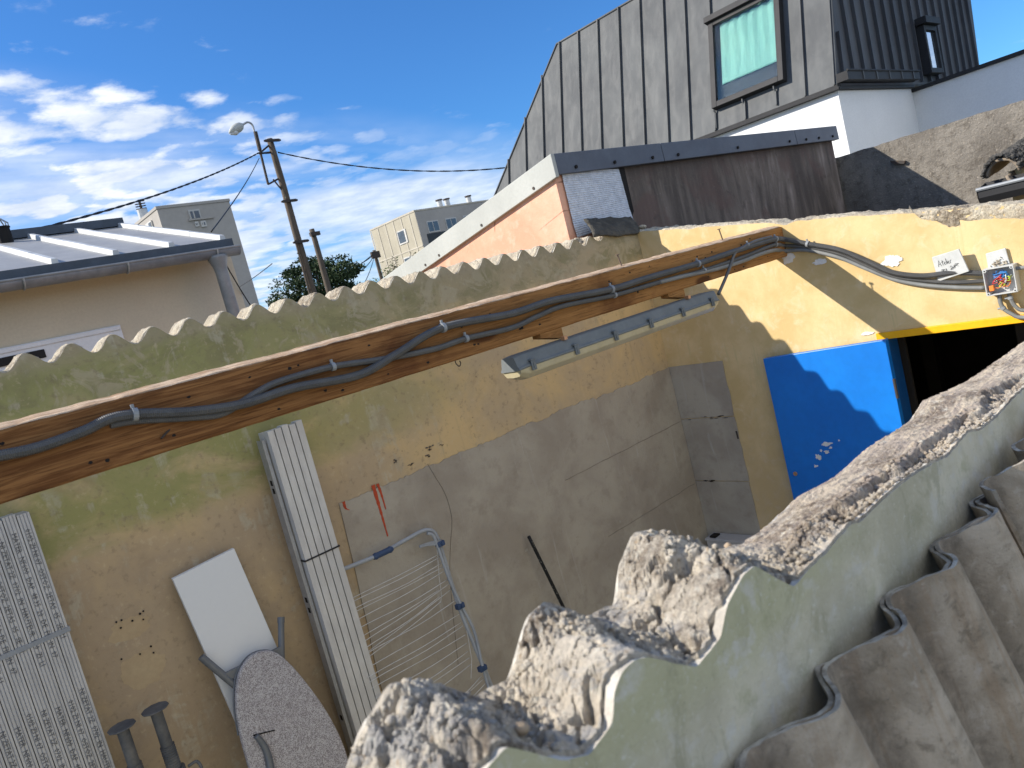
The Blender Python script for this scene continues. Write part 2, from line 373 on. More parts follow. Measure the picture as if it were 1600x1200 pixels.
M['grey_tube'] = simple('grey painted tube', (.155, .165, .175), (.12, .13, .14), 12, .4, .2, bump=.05, spec=.5)
M['cover'] = material('leaf print cotton', mat_cover, .95)
M['prop'] = simple('dirty steel prop', (.10, .103, .105), (.17, .165, .155), 14, .65, .3, bump=.3)
M['blue_p'] = simple('blue plastic', (.05, .085, .17), (.04, .07, .14), 12, .45, bump=.05)
M['rack'] = simple('white coated tube', (.36, .385, .41), (.30, .32, .345), 10, .4, bump=.02, spec=.4)
M['line'] = simple('white drying line', (.66, .65, .62), None, 30, .6, bump=.02)
M['speck'] = material('paint specked black', mat_speckle, .6)
M['red'] = simple('red paint run', (.50, .075, .025), (.36, .045, .015), 30, .5, bump=.1)
M['boxg'] = simple('pale grey box plastic', (.55, .56, .55), (.48, .49, .48), 20, .5, bump=.05)
M['print'] = simple('faded grey print', (.13, .13, .135), None, 40, .6, bump=.0)
M['ink'] = simple('black marker ink', (.03, .03, .033), None, 30, .6, bump=.0)
M['black'] = simple('matt black', (.018, .016, .015), None, 5, .9, bump=.1)
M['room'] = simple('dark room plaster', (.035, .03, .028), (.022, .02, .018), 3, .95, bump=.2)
M['foil'] = simple('crinkled foil', (.66, .69, .74), (.50, .53, .58), 40, .45, .2, bump=.4, dist=.006, bsc=120, spec=.6)
M['bitumen'] = simple('mossy bitumen', (.055, .052, .045), (.11, .10, .08), 14, .95, bump=.8, dist=.01)
M['concrete'] = simple('grey cement floor', (.30, .285, .26), (.22, .21, .19), 3, .95, bump=.3)
M['soil'] = simple('ground', (.16, .15, .12), (.10, .11, .07), .4, .95, bump=.3)
M['tile'] = simple('weathered clay tile', (.30, .245, .185), (.20, .165, .13), 12, .9, bump=.5, dist=.006)
M['moss'] = simple('dark moss', (.075, .072, .066), (.17, .16, .145), 45, .95, bump=1, dist=.02)
M['leaf'] = simple('dark leaves', (.040, .068, .022), (.022, .040, .014), 2, .7, bump=.0)
M['leaf2'] = simple('light leaves', (.10, .13, .04), (.06, .085, .03), 2, .7, bump=.0)
M['bark'] = simple('bark', (.10, .08, .06), None, 4, .9, bump=.4)
M['blind'] = simple('mint blind', (.36, .70, .56), (.30, .62, .50), 1.2, .8, stretch=(1, 6, 1), bump=.3, dist=.03, bsc=6)
M['wframe'] = simple('dark window frame', (.038, .038, .040), (.030, .030, .032), 5, .6, bump=.05, spec=.2)
for k, c in dict(w_blue=(.05, .22, .55), w_red=(.50, .05, .06), w_orange=(.80, .24, .05), w_green=(.42, .52, .05), w_black=(.02, .02, .02), w_white=(.75, .75, .75)).items():
    M[k] = simple('wire ' + k[2:], c, c, 5, .4, bump=0)

def glass_mat():
    m = bpy.data.materials.new('clear glass'); m.use_nodes = True
    b = m.node_tree.nodes['Principled BSDF']
    b.inputs['Base Color'].default_value = (.9, .95, .97, 1); b.inputs['Roughness'].default_value = .03
    b.inputs['Transmission Weight'].default_value = 1.0; b.inputs['IOR'].default_value = 1.45
    return m
M['clear'] = glass_mat()
def diffuser_mat():
    m = simple('yellowed clear diffuser', (.44, .385, .25), (.38, .33, .21), 8, .3, bump=.05, spec=.5)
    m.node_tree.nodes['Principled BSDF'].inputs['Transmission Weight'].default_value = .0
    return m
M['diff'] = diffuser_mat()


# ------------------------------------------------------------------ mesh builder
def wloc(o):
    v = Vector((0, 0, 0))
    while o: v += o.location; o = o.parent
    return v

def tag(o, label=None, cat=None, group=None, kind=None):
    if label: o['label'] = label
    if cat: o['category'] = cat
    if group: o['group'] = group
    if kind: o['kind'] = kind
    return o

def thing(name, loc, label, cat, group=None):
    o = bpy.data.objects.new(name, None); o.empty_display_size = .1; COL.objects.link(o)
    o.location = Vector(loc); return tag(o, label, cat, group)

class MB:
    def __init__(s): s.v = []; s.f = []; s.m = []
    def add(s, vs, fs, mi=0):
        b = len(s.v); s.v += [tuple(q) for q in vs]
        for f in fs: s.f.append(tuple(b+i for i in f)); s.m.append(mi)
        return s
    def box(s, x0, y0, z0, x1, y1, z1, mi=0):
        return s.hexa([(x0, y0, z0), (x1, y0, z0), (x1, y1, z0), (x0, y1, z0)], [(x0, y0, z1), (x1, y0, z1), (x1, y1, z1), (x0, y1, z1)], mi)
    def hexa(s, a, b, mi=0):
        return s.add(list(a)+list(b), [(3, 2, 1, 0), (4, 5, 6, 7), (0, 1, 5, 4), (1, 2, 6, 5), (2, 3, 7, 6), (3, 0, 4, 7)], mi)
    def prism(s, poly, vec, mi=0):
        n = len(poly); vec = Vector(vec); top = [Vector(p)+vec for p in poly]
        fs = [tuple(range(n))[::-1], tuple(range(n, 2*n))] + [(i, (i+1) % n, n+(i+1) % n, n+i) for i in range(n)]
        return s.add(list(poly)+top, fs, mi)
    def tube(s, path, r, seg=8, mi=0, cap=True):
        P = [Vector(p) for p in path]; n = len(P)
        rr = r if hasattr(r, '__len__') else [r]*n
        up = None; vs = []
        for i, p in enumerate(P):
            d = (P[min(i+1, n-1)] - P[max(i-1, 0)]).normalized()
            if up is None:
                up = Vector((0, 0, 1)) if abs(d.z) < .9 else Vector((1, 0, 0))
            a = d.cross(up)
            if a.length < 1e-5: a = d.cross(Vector((0, 1, 0)))
            a.normalize(); up = a.cross(d).normalized()
            for k in range(seg):
                t = 2*math.pi*k/seg; vs.append(p + (a*math.cos(t) + up*math.sin(t))*rr[i])
        fs = [(i*seg+k, i*seg+(k+1) % seg, (i+1)*seg+(k+1) % seg, (i+1)*seg+k) for i in range(n-1) for k in range(seg)]
        if cap: fs += [tuple(range(seg))[::-1], tuple(range((n-1)*seg, n*seg))]
        return s.add(vs, fs, mi)
    def bar(s, a, b, r, seg=8, mi=0): return s.tube([a, b], r, seg, mi)
    def grid(s, rows, mi=0):
        n = len(rows); m = len(rows[0])
        return s.add([p for r in rows for p in r], [(i*m+j, i*m+j+1, (i+1)*m+j+1, (i+1)*m+j) for i in range(n-1) for j in range(m-1)], mi)
    def build(s, name, mats, parent=None, smooth=False, bevel=0, origin=None, recalc=True):
        if not isinstance(mats, (list, tuple)): mats = [mats]
        off = wloc(parent) if parent else Vector((0, 0, 0))
        if parent is None:
            if origin is None:
                A = np.array(s.v); origin = ((A[:, 0].min()+A[:, 0].max())/2, (A[:, 1].min()+A[:, 1].max())/2, A[:, 2].min())
            off = Vector(origin)
        me = bpy.data.meshes.new(name); me.from_pydata([tuple(Vector(p)-off) for p in s.v], [], s.f)
        for m in mats: me.materials.append(m)
        if len(mats) > 1: me.polygons.foreach_set('material_index', s.m)
        if recalc:
            import bmesh
            bm = bmesh.new(); bm.from_mesh(me); bmesh.ops.recalc_face_normals(bm, faces=bm.faces); bm.to_mesh(me); bm.free()
        if smooth: me.polygons.foreach_set('use_smooth', [True]*len(me.polygons))
        o = bpy.data.objects.new(name, me); COL.objects.link(o)
        if parent: o.parent = parent
        else: o.location = off
        if bevel:
            b = o.modifiers.new('bevel', 'BEVEL'); b.width = bevel; b.segments = 2; b.limit_method = 'ANGLE'
        return o

def smooth_path(pts, n=8):
    P = [Vector(p) for p in pts]; out = []
    P = [2*P[0]-P[1]] + P + [2*P[-1]-P[-2]]
    for i in range(1, len(P)-2):
        a, b, c, d = P[i-1:i+3]
        for k in range(n):
            t = k/n
            out.append(.5*((2*b) + (c-a)*t + (2*a-5*b+4*c-d)*t*t + (3*b-a-3*c+d)*t**3))
    out.append(P[-2]); return out

def resample(path, step):
    out = [path[0]]; acc = 0
    for a, b in zip(path, path[1:]):
        L = (b-a).length; 
        if L < 1e-9: continue
        t = step-acc
        while t <= L: out.append(a+(b-a)*(t/L)); t += step
        acc = L-(t-step)
    return out

def ribbed(mb, path, r, pitch=.0042, seg=8):
    p = resample(path, pitch/2)
    mb.tube(p, [r if i % 2 else r*.86 for i in range(len(p))], seg)
    return mb

def fbm(x, y, z, o=4): return noise.fractal(Vector((x, y, z)), 1.0, 2.1, o)

def blob(cx, cy, rx, ry, n=26, j=.3, seed=0):
    out = []
    for k in range(n):
        t = 2*math.pi*k/n
        r = 1 + j*fbm(math.cos(t)*1.6+seed, math.sin(t)*1.6, seed*1.7, 4) + random.uniform(-.06, .06)
        out.append((cx+rx*r*math.cos(t), cy+ry*r*math.sin(t)))
    return out

def text_mesh(body, size):
    c = bpy.data.curves.new('t', 'FONT'); c.body = body; c.size = size; c.resolution_u = 1; c.extrude = .0003
    o = bpy.data.objects.new('t', c); COL.objects.link(o)
    dg = bpy.context.evaluated_depsgraph_get(); me = bpy.data.meshes.new_from_object(o.evaluated_get(dg))
    bpy.data.objects.remove(o); bpy.data.curves.remove(c); return me

# ------------------------------------------------------------------ key planes (metres, camera eye at the origin)
GZ = -2.60          # ground
YB = 1.8816         # camera side of the beam
XB = 3.572          # inner face of the end wall
YA = 2.735          # inner face of the long wall
YC0, YC1 = .455, .61  # near wall
WL = .1765          # one wave of the old roof sheets
WLA = .1275

# ------------------------------------------------------------------ ground
g = MB(); g.add([(-400, -400, GZ), (700, -400, GZ), (700, 700, GZ), (-400, 700, GZ)], [(0, 1, 2, 3)])
tag(g.build('ground', M['soil'], origin=(0, 0, GZ)), kind='structure')
g = MB(); g.box(-1.2, YC1, GZ-.05, XB, YA, GZ+.004)
tag(g.build('shed_floor', M['concrete'], origin=(1, 1.6, GZ)), kind='structure')

# ------------------------------------------------------------------ long wall with scalloped top
def zA(x):
    a = .0225
    if x > 3.15: a *= max(0.15, 1-(x-3.15)/.25)
    c = math.cos(2*math.pi*(x-.494)/WLA)
    return .176 + a*c + .004*fbm(x*3, 0, 3, 2)

def wall_with_crest(parent, name, x0, x1, y0, y1, zf, step, zb, wallmat, lipmat, crestmat, ny, bump, zk=None, rim=lambda x: 1.0, smooth=True):
    zk = zk or zf
    n = int((x1-x0)/step)+1; xs = [x0+(x1-x0)*i/(n-1) for i in range(n)]
    mb = MB()
    top0 = [(x, y0, zf(x)-.004) for x in xs]; top1 = [(x, y1, zk(x)-.004) for x in xs]
    b0 = [(x, y0, zb) for x in xs]; b1 = [(x, y1, zb) for x in xs]
    r0 = [(x, y0+.012+.004*fbm(x*40, 8, 8, 3), zf(x)-.006+.004*fbm(x*50, 2, 2, 4)) for x in xs]; r1 = [(x, y1-.010, zk(x)-.006) for x in xs]
    q0 = [(x, y0+.028, zf(x)-.05) for x in xs]; q1 = [(x, y1-.020, zk(x)-.05) for x in xs]
    for a, b, mi in ((b0, top0, 0), (top0, r0, 1), (r0, q0, 1), (q0, q1, 1), (q1, r1, 1), (r1, top1, 1), (top1, b1, 0)):
        mb.grid([a, b], mi)
    mb.add([b0[0], top0[0], top1[0], b1[0]], [(0, 1, 2, 3)]); mb.add([b0[-1], b1[-1], top1[-1], top0[-1]], [(0, 1, 2, 3)])
    mb.build(name, [wallmat, lipmat], parent)
    cr = MB(); rows = []
    for x in xs:
        i0 = y0+(.003+.011*abs(fbm(x*32, 1.3, 0, 5)))*rim(x); i1 = y1-.003-.010*abs(fbm(x*22, 4.3, 0, 4))
        z0 = zf(x)-.02
        row = [(x, i0, z0)]
        for j in range(ny+1):
            y = i0+(i1-i0)*j/ny
            row.append((x, y, bump(x, y, j/ny)))
        row.append((x, i1, zk(x)-.02)); rows.append(row)
    cr.grid(rows)
    cr.build('mortar_crest', crestmat, parent, smooth=smooth, recalc=False)

def bumpA(x, y, t):
    e = min(t, 1-t)
    wv = .5-.5*math.cos(2*math.pi*(x-.494)/WLA)
    k = min(1, e*12)
    return zA(x) + k*(.0055*fbm(x*30, y*30, 2, 5) + .009*fbm(x*50, y*26, 5, 4)*(.3+wv) + .003) - .002
wa = thing('shed_wall', (1.4, YA+.07, GZ), 'long ochre rendered shed wall with green algae and a scalloped broken mortar top', 'wall')
wall_with_crest(wa, 'rendered_wall', -1.2, XB, YA, YA+.14, zA, .006, GZ, M['wall_a'], M['lip'], M['crest_a'], 20, bumpA)

# grey cement patch on the long wall, ragged upper edge, 4 mm proud
pp = MB(); edge = []
N = 150
for i in range(N+1):
    x = 1.352 + (XB-1.352)*i/N
    edge.append((x, YA-.006, -.622 + .010*fbm(x*7, 0, 9, 5) + .004*random.uniform(-1, 1) - (.012 if x > 2.9 else 0)))
lef = [(1.352-.12*(k/20)+.012*fbm(k*.5, 2, 2, 4), YA-.006, -.63-(-GZ-.63)*k/20) for k in range(20, 0, -1)]
pp.prism(lef+edge+[(XB, YA-.006, GZ)], (0, .005, 0))
pp.build('cement_patch', M['gray'], wa)
# scraped filler on the ochre render (paler patches with wall plug holes)
for (cx, cy, rx, ry, sd) in ((203, 982, .066, .036, 1), (226, 1045, .070, .060, 2)):
    c = Q((cx, cy), 'y', YA); f = MB()
    f.prism([(a, YA-.0006, b) for a, b in blob(c.x, c.z, rx, ry, 60, .22, sd)], (0, .0025, 0)); f.build('filler_patch', simple('tan filler', (.47, .36, .215), (.43, .32, .19), 9, .9), wa)
hp = MB()
for q in ((182, 972), (190, 969), (207, 970), (219, 959), (224, 968), (189, 981), (190, 1030), (219, 1022), (236, 1010), (240, 1020), (224, 955)):
    c = Q(q, 'y', YA-.004); hp.tube([(c.x, YA-.0045, c.z), (c.x, YA-.002, c.z)], random.uniform(.002, .0038), 8)
hp.build('plug_hole', M['black'], wa)['kind'] = 'stuff'
# red paint runs on the grey cement
for pts in (((583, 758), (590, 782), (597, 806), (606, 838)), ((590, 756), (596, 772), (603, 796)), ((537, 784), (540, 794), (546, 797))):
    P = [Q(p, 'y', YA-.0075) for p in pts]; r = MB(); w = .0085 if len(P) == 4 else .0065
    L = []; RR = []
    PP = smooth_path(P, 6)
    for i, p in enumerate(PP):
        ww = w*(1-.75*i/len(PP))*(1+.5*fbm(i*.8, 3, 1, 3)); L.append(p+Vector((ww, 0, 0))); RR.append(p-Vector((ww, 0, 0)))
    r.prism(L+RR[::-1], (0, .002, 0)); r.build('red_paint_run', M['red'], wa)
# dirt / chipped places above the cement
ch = MB()
for (cx, cy, rx, ry) in ((672, 700, .020, .007), (668, 713, .010, .006), (618, 720, .012, .006), (640, 726, .02, .003), (690, 695, .012, .003), (540, 795, .01, .004), (548, 812, .008, .003)):
    c = Q((cx, cy), 'y', YA)
    for k in range(5):
        ch.prism([(a, YA-.0025, b) for a, b in blob(c.x+random.uniform(-rx, rx), c.z+random.uniform(-ry, ry), rx*.35, ry*.5, 9, .6, k+cx)], (0, .0015, 0))
o = ch.build('chipped_spot', simple('chipped dirt', (.14, .12, .095), (.09, .075, .06), 40, .95), wa); o['kind'] = 'stuff'
for i, (cx, cy, rx, ry) in enumerate(((823, 860, .010, .006), (969, 815, .004, .010), (885, 975, .022, .030), (930, 965, .014, .020))):
    c = Q((cx, cy), 'y', YA-.007); f = MB(); f.prism([(a, YA-.0075, b) for a, b in blob(c.x, c.z, rx, ry, 26, .4, i+51)], (0, .001, 0)); f.build('pale_smudge', simple('pale smudge', (.46, .43, .37), (.36, .33, .27), 30, .95), wa)
jm = simple('faint joint', (.21, .185, .15), (.27, .24, .195), 20, .95)
for z_, xa_ in ((-.955, 2.55), (-1.335, 2.75)):
    P = [Vector((xa_+(XB-.02-xa_)*k/30, YA-.0075, z_+.004*fbm(k*.3, z_, 0, 3))) for k in range(31)]
    f = MB(); f.prism(P+[p-Vector((0, 0, .0028+.002*fbm(k*.9, 1, z_, 3))) for k, p in enumerate(P)][::-1], (0, .001, 0)); f.build('block_joint', jm, wa)
# thin crack / old wire line on the cement
P = smooth_path([Q(p, 'y', YA-.007) for p in ((668, 725), (680, 745), (697, 775), (706, 812), (704, 850), (703, 900), (708, 960), (716, 1040))], 5)
c = MB(); c.tube([p+Vector((.003*fbm(i, 0, 0, 2), 0, 0)) for i, p in enumerate(P)], .0007, 5); c.build('crack', M['iron'], wa)

# ------------------------------------------------------------------ end wall with the door opening
def zB(y): return .165 - .1745*(YA-y)
wb = thing('end_wall', (XB+.07, 1.6, GZ), 'yellow painted end wall with a sloping top, grey block panel and blue door', 'wall')
OY0, OY1, OZ = .50, 1.523, -.622
mb = MB(); n = 300; rng = [OY1+(YA-OY1)*i/n for i in range(n+1)]
def zBt(y):
    b = zB(y)+.004*fbm(y*14, 0, 4, 4)
    for a, w, d in ((1.862, .05, .018), (1.3, .05, .006), (2.4, .04, .006)):
        b -= d*math.exp(-((y-a)/w)**2)
    return b
def slabB(ya, yb, z0, zt, m=160):
    ys = [ya+(yb-ya)*i/m for i in range(m+1)]
    for x in (XB, XB+.15):
        mb.grid([[(x, y, z0) for y in ys], [(x, y, zt(y)) for y in ys]])
    mb.grid([[(XB, y, zt(y)) for y in ys], [(XB+.15, y, zt(y)+.004*fbm(y*9, 5, 5, 3)) for y in ys]], 1)
    if z0 > GZ+.1: mb.grid([[(XB, y, z0) for y in ys], [(XB+.15, y, z0) for y in ys]])
slabB(OY1, YA, GZ, zBt); slabB(-.2, OY0, GZ, zBt, 60); slabB(OY0, OY1, OZ, zBt, 140)
for y, a, b in ((OY0, GZ, OZ), (OY1, GZ, OZ)): mb.add([(XB, y, a), (XB+.15, y, a), (XB+.15, y, b), (XB, y, b)], [(0, 1, 2, 3)])
mb.build('painted_wall', [M['wall_b'], M['lip']], wb)
# rough mortar bed along the top of the wall
cr = MB(); rows = []; ys = [-.2+(YA+.2)*i/420 for i in range(421)]
for y in ys:
    w0 = XB+.004+.012*abs(fbm(y*20, 0, 0, 4)); row = [(w0, y, zB(y)-.03)]
    for j in range(13):
        x = w0+.135*j/12; row.append((x, y, zBt(y)+.006+.008*fbm(x*30, y*30, 0, 5)-(.005 if j in (0, 12) else 0)))
    row.append((w0+.135, y, zB(y)-.03)); rows.append(row)
cr.grid(rows); cr.build('mortar_crest', M['crest_a'], wb, smooth=True, recalc=False)
# bare mortar where the paint has broken off, upper right
pts = [Q(p, 'x', XB-.004) for p in ((1420, 321), (1430, 335), (1440, 343), (1462, 347), (1482, 356), (1500, 355), (1493, 346), (1515, 346), (1560, 342), (1600, 344), (1680, 338), (1760, 330))]
low = smooth_path(pts, 8); low = [Vector((XB-.005, p.y, p.z+.003*fbm(p.y*60, 1, 1, 4))) for p in low]
upp = [Vector((XB-.005, p.y, zBt(p.y)+.004)) for p in low[::-1]]
m = MB(); ng = 14; rows = []
for a, b in zip(low, upp[::-1]):
    row = []
    for k in range(ng+1):
        p = a.lerp(b, k/ng); e = min(1, 3*min(k/ng, 1-k/ng)+.15)
        row.append((XB+.002-.009*e*(.75+.9*fbm(p.y*55, p.z*55, 0, 5)), p.y, p.z))
    rows.append(row)
m.grid(rows); m.build('bare_mortar_patch', M['crest_a'], wb, smooth=True, recalc=False)
# ragged white filler patches
for i, (cx, cy, rx, ry) in enumerate(((1232, 404, .042, .028), (1281, 409, .040, .016), (1394, 407, .050, .028), (1355, 521, .035, .009))):
    c = Q((cx, cy), 'x', XB); f = MB()
    f.prism([(XB-.0035, a, b) for a, b in blob(c.y, c.z, rx*.8, ry*.85, 60, .35, i+11)], (.003, 0, 0)); f.build('white_filler_patch', M['bare'], wb)
# grey concrete block panel in the corner
pb = MB()
zs = [-.632, -.944, -.948, -1.322, -1.326, -1.70, -1.705, -2.1, -2.105, GZ]
for k in range(0, 10, 2):
    b = MB(); z1, z0 = zs[k], zs[k+1]
    poly = [(2.372+.006*fbm(z*9, 0, 1, 4), z) for z in [z0+(z1-z0)*i/16 for i in range(17)]]
    b.prism([(XB-.006, YA-.007, z0)] + [(XB-.006, p[0], p[1]) for p in poly] + [(XB-.006, YA-.007, z1)], (.0055, 0, 0))
    b.build('concrete_block', M['gray'], wb, bevel=.0015)
j = MB()
for z, y0, y1 in ((-.946, 2.42, 2.70), (-1.324, 2.60, 2.68)):
    for k in range(9):
        yy = random.uniform(y0, y1); j.prism([(XB-.0075, a, b) for a, b in blob(yy, z+random.uniform(-.008, .008), .014, .002, 9, .7, k)], (.001, 0, 0))  # dark flecks scattered along the block joints
j.prism([(XB-.009, 2.375, -1.03), (XB-.009, 2.385, -1.03), (XB-.009, 2.383, -1.075), (XB-.009, 2.374, -1.075)], (.002, 0, 0))
o = j.build('dark_joint', M['iron'], wb); o['kind'] = 'stuff'
# lintel
l = MB(); l.box(XB-.016, OY0-.05, -.6215, XB+.004, 1.535, -.590); l.build('lintel', M['lintel'], wb, bevel=.002)
f = MB(); f.box(XB+.004, OY1-.028, GZ, XB+.11, OY1-.0, -.626); f.build('door_frame', M['blue_d'], wb, bevel=.003)
f = MB(); f.box(XB+.125, OY1-.05, GZ, XB+.149, OY1-.002, -.628); f.build('door_frame', M['black'], wb, bevel=.003)
# blue door folded back against the wall
XD = XB-.055
da, db = Q((1192, 561), 'x', XD), Q((1383, 531), 'x', XD)
d = MB(); d.hexa([(XD, db.y, GZ+.02), (XD, da.y, GZ+.02), (XD+.035, da.y, GZ+.02), (XD+.035, db.y, GZ+.02)],
                 [(XD, db.y, db.z), (XD, da.y, da.z), (XD+.035, da.y, da.z), (XD+.035, db.y, db.z)])
door = d.build('door', M['blue'], wb, bevel=.0025)
for i, (cx, cy, rx, ry) in enumerate(((1290, 694, .024, .010), (1278, 713, .013, .014), (1292, 706, .012, .007), (1275, 728, .009, .006), (1298, 699, .007, .005), (1311, 688, .004, .004), (1283, 704, .006, .006))):
    c = Q((cx, cy), 'x', XD); f = MB()
    f.prism([(XD-.0018, a, b) for a, b in blob(c.y, c.z, rx, ry, 26, .8, i+31)], (.0015, 0, 0)); f.build('paint_chip', M['bare'], door)
c = Q((1243, 740), 'x', XD); h = MB(); h.tube([(XD-.006, c.y, c.z), (XD+.002, c.y, c.z)], .011, 16); h.build('lock_rose', M['brass'], door, bevel=.001)
h = MB()
for z in (-.80, -1.6, -2.35): h.tube([(XD-.004, db.y-.006, z), (XD-.004, db.y-.006, z-.09)], .007, 10)
h.build('hinge', M['iron'], door)

# ------------------------------------------------------------------ dark room behind the opening
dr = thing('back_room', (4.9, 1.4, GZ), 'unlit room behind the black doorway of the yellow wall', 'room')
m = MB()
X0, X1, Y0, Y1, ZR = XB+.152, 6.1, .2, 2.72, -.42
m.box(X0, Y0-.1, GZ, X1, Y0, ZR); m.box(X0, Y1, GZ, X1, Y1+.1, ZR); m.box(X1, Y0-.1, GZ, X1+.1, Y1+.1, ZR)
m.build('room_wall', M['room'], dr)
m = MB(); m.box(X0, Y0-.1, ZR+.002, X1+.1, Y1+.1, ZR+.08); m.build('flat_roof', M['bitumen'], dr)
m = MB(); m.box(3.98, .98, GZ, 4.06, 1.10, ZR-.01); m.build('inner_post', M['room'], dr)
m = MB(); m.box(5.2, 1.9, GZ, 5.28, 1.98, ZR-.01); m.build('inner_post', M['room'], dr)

# ------------------------------------------------------------------ near wall, scalloped mortar then flat broken top
def blend(a, b, t): t = max(0, min(1, t)); t = t*t*(3-2*t); return a*(1-t)+b*t
ZF = [(-.40, -.365), (-.33, -.330), (-.24, -.392), (-.14, -.330), (-.06, -.390), (.04, -.328), (.12, -.388), (.2150, -.375), (.2768, -.325), (.2999, -.3199), (.3221, -.3385), (.3467, -.3617), (.377, -.3751), (.4111, -.3667), (.4192, -.3447), (.4348, -.3336), (.4536, -.3317), (.4716, -.3387), (.509, -.3662), (.5328, -.3816), (.5778, -.3743), (.5994, -.3505), (.6369, -.335), (.6605, -.3347), (.6977, -.3675), (.7251, -.389), (.7612, -.3844), (.8023, -.384), (.8785, -.3767), (.9056, -.3841), (.9504, -.3824), (1.0265, -.3818), (1.0978, -.3865), (1.1766, -.3949), (1.2173, -.4025), (1.318, -.3948), (1.3726, -.4086), (1.4696, -.4129), (1.5706, -.4074), (1.6368, -.4095), (2.6, -.43)]
ZK = [(-.40, -.32), (-.32, -.375), (-.22, -.31), (-.14, -.372), (-.05, -.31), (.03, -.372), (.12, -.31), (.19, -.37), (.2419, -.3483), (.2585, -.3285), (.2951, -.3069), (.3213, -.3139), (.3511, -.3383), (.3787, -.3639), (.4235, -.3718), (.4454, -.3483), (.4679, -.324), (.4934, -.3204), (.5133, -.3351), (.5453, -.3635), (.5959, -.3708), (.6192, -.3336), (.6529, -.3092), (.6822, -.3162), (.7255, -.3441), (.7609, -.3826), (.7818, -.3871), (.8374, -.4072), (.8864, -.4126), (.9417, -.4108), (1.0229, -.4049), (1.1502, -.4164), (1.2796, -.4097), (1.375, -.4166), (1.4825, -.4186), (1.5582, -.4019), (1.7728, -.4269), (2.044, -.4363), (2.6, -.445)]
def curve(tab):
    X = np.array([p[0] for p in tab]); Z = np.array([p[1] for p in tab])
    xs = np.arange(-.45, 2.65, .002); zs = np.interp(xs, X, Z)
    k = np.exp(-np.linspace(-2, 2, 9)**2); k /= k.sum(); zs = np.convolve(np.pad(zs, 4, 'edge'), k, 'valid')
    return lambda x: float(np.interp(x, xs, zs))
_zf, _zk = curve(ZF), curve(ZK)
def zC(x): return _zf(x) + .0016*fbm(x*60, 3, 1, 3)*(1 if x > .77 else .35)
def zK(x): return _zk(x) + .0020*fbm(x*45, 7, 1, 3)
def vor(x, y, sc, seed):
    p = Vector((x*sc, y*sc, seed)); d, pts = noise.voronoi(p)
    q = pts[0]; return d[0], d[1]-d[0], noise.noise(Vector((q[0]*7.3+1.7, q[1]*9.1+.3, q[2]+seed)))
def bumpC(x, y, t):
    k = blend(1, 0, (x-.74)/.06)
    z = zC(x)*(1-t)+zK(x)*t
    e = min(1, 9*min(t, 1-t))
    n1 = fbm(x*15, y*15, 3, 5); n2 = fbm(x*52, y*52, 7, 6); n3 = fbm(x*170, y*170, 1, 4)
    wx, wy = x+.012*fbm(x*25, y*25, 40, 3), y+.012*fbm(x*25, y*25, 50, 3)
    d1, e1, h1 = vor(wx, wy, 26, 3.3); d2, e2, h2 = vor(wx, wy, 85, 8.1)
    rg = blend(.18, 1, (fbm(x*8+3, y*8, 31, 3)+.10)/.16)
    frac = rg*(.011*h1 - .005*max(0, 1-e1/.12) + .0040*h2 - .0018*max(0, 1-e2/.25))
    r = 1-abs(fbm(x*13+4, y*13, 11, 3))*2.6
    crack = max(0, r-.86)/.14
    r2 = 1-abs(fbm(x*29+9, y*29, 4, 3))*2.6
    z1 = z + e*(frac + .0055*n1 + rg*(.0040*n2 + .0026*n3) - .024*crack - .006*max(0, r2-.85)/.15) + .005*e*math.sin(math.pi*t)
    z1 -= e*rg*.040*max(0, fbm(x*34, y*34, 21, 5)-.24)
    led = blend(1, 0, (t-.26-.16*fbm(x*11, 0, 6, 4))/.07)
    lay = .0030*fbm(x*8, y*70, 4, 4)
    step_ = .010*led*blend(0, 1, (x-.85)/.1)
    z2 = z + e*((.0006+.0044*led)*h2 - .0012*max(0, 1-e2/.25)*led + .004*h1*led + .0040*n1 + lay + .0014*n3 + .004*(1-led) + led*(.0065*n2+.0018*n3)) - step_*min(1, t*12)
    z2 -= .020*max(0, 1-abs(t-.30-.10*fbm(x*7, 2, 6, 3))/.03)*max(0, fbm(x*12, 5, 5, 3)-.05)
    return z1*k + z2*(1-k)
wc = thing('party_wall', (1.2, (YC0+YC1)/2, GZ), 'near grey green rendered wall with broken scalloped mortar crest in the foreground', 'wall')
wall_with_crest(wc, 'rendered_wall', -.35, 2.55, YC0, YC1, zC, .0022, GZ, M['wall_c'], M['lip'], M['crest_c'], 72, bumpC, zK, lambda x: 1.5 if x < .74 else .25, False)
m = MB(); m.box(2.55, YC0, GZ, XB, YC1, -.415); m.build('rendered_wall', M['wall_c'], wc)
# stones and crumbs lying on the crest
def pebble(mb, c, r, seed):
    rows = []
    nu, nv = (7, 9) if r > .005 else (4, 6)
    for i in range(nu):
        th = math.pi*i/(nu-1); row = []
        for k in range(nv+1):
            ph = 2*math.pi*k/nv; d = Vector((math.sin(th)*math.cos(ph), math.sin(th)*math.sin(ph), math.cos(th)*.75))
            row.append(Vector(c)+d*r*(1+.35*fbm(d.x*1.3+seed, d.y*1.3, d.z*1.3, 3)))
        rows.append(row)
    mb.grid(rows)
rnd = random.Random(3)
crumbs = MB()
for i in range(3200):
    x = rnd.uniform(.22, 1.5); t = rnd.random() if x < .76 else rnd.uniform(0, .4)
    if x < .76 and fbm(x*8+3, (YC0+(YC1-YC0)*t)*8, 31, 3) < 0: continue
    y = YC0+.012+(YC1-YC0-.02)*t
    pebble(crumbs, (x, y, bumpC(x, y, t)), rnd.choice((.0010, .0014, .0018, .0026, .0042))*rnd.uniform(.8, 1.3), i)
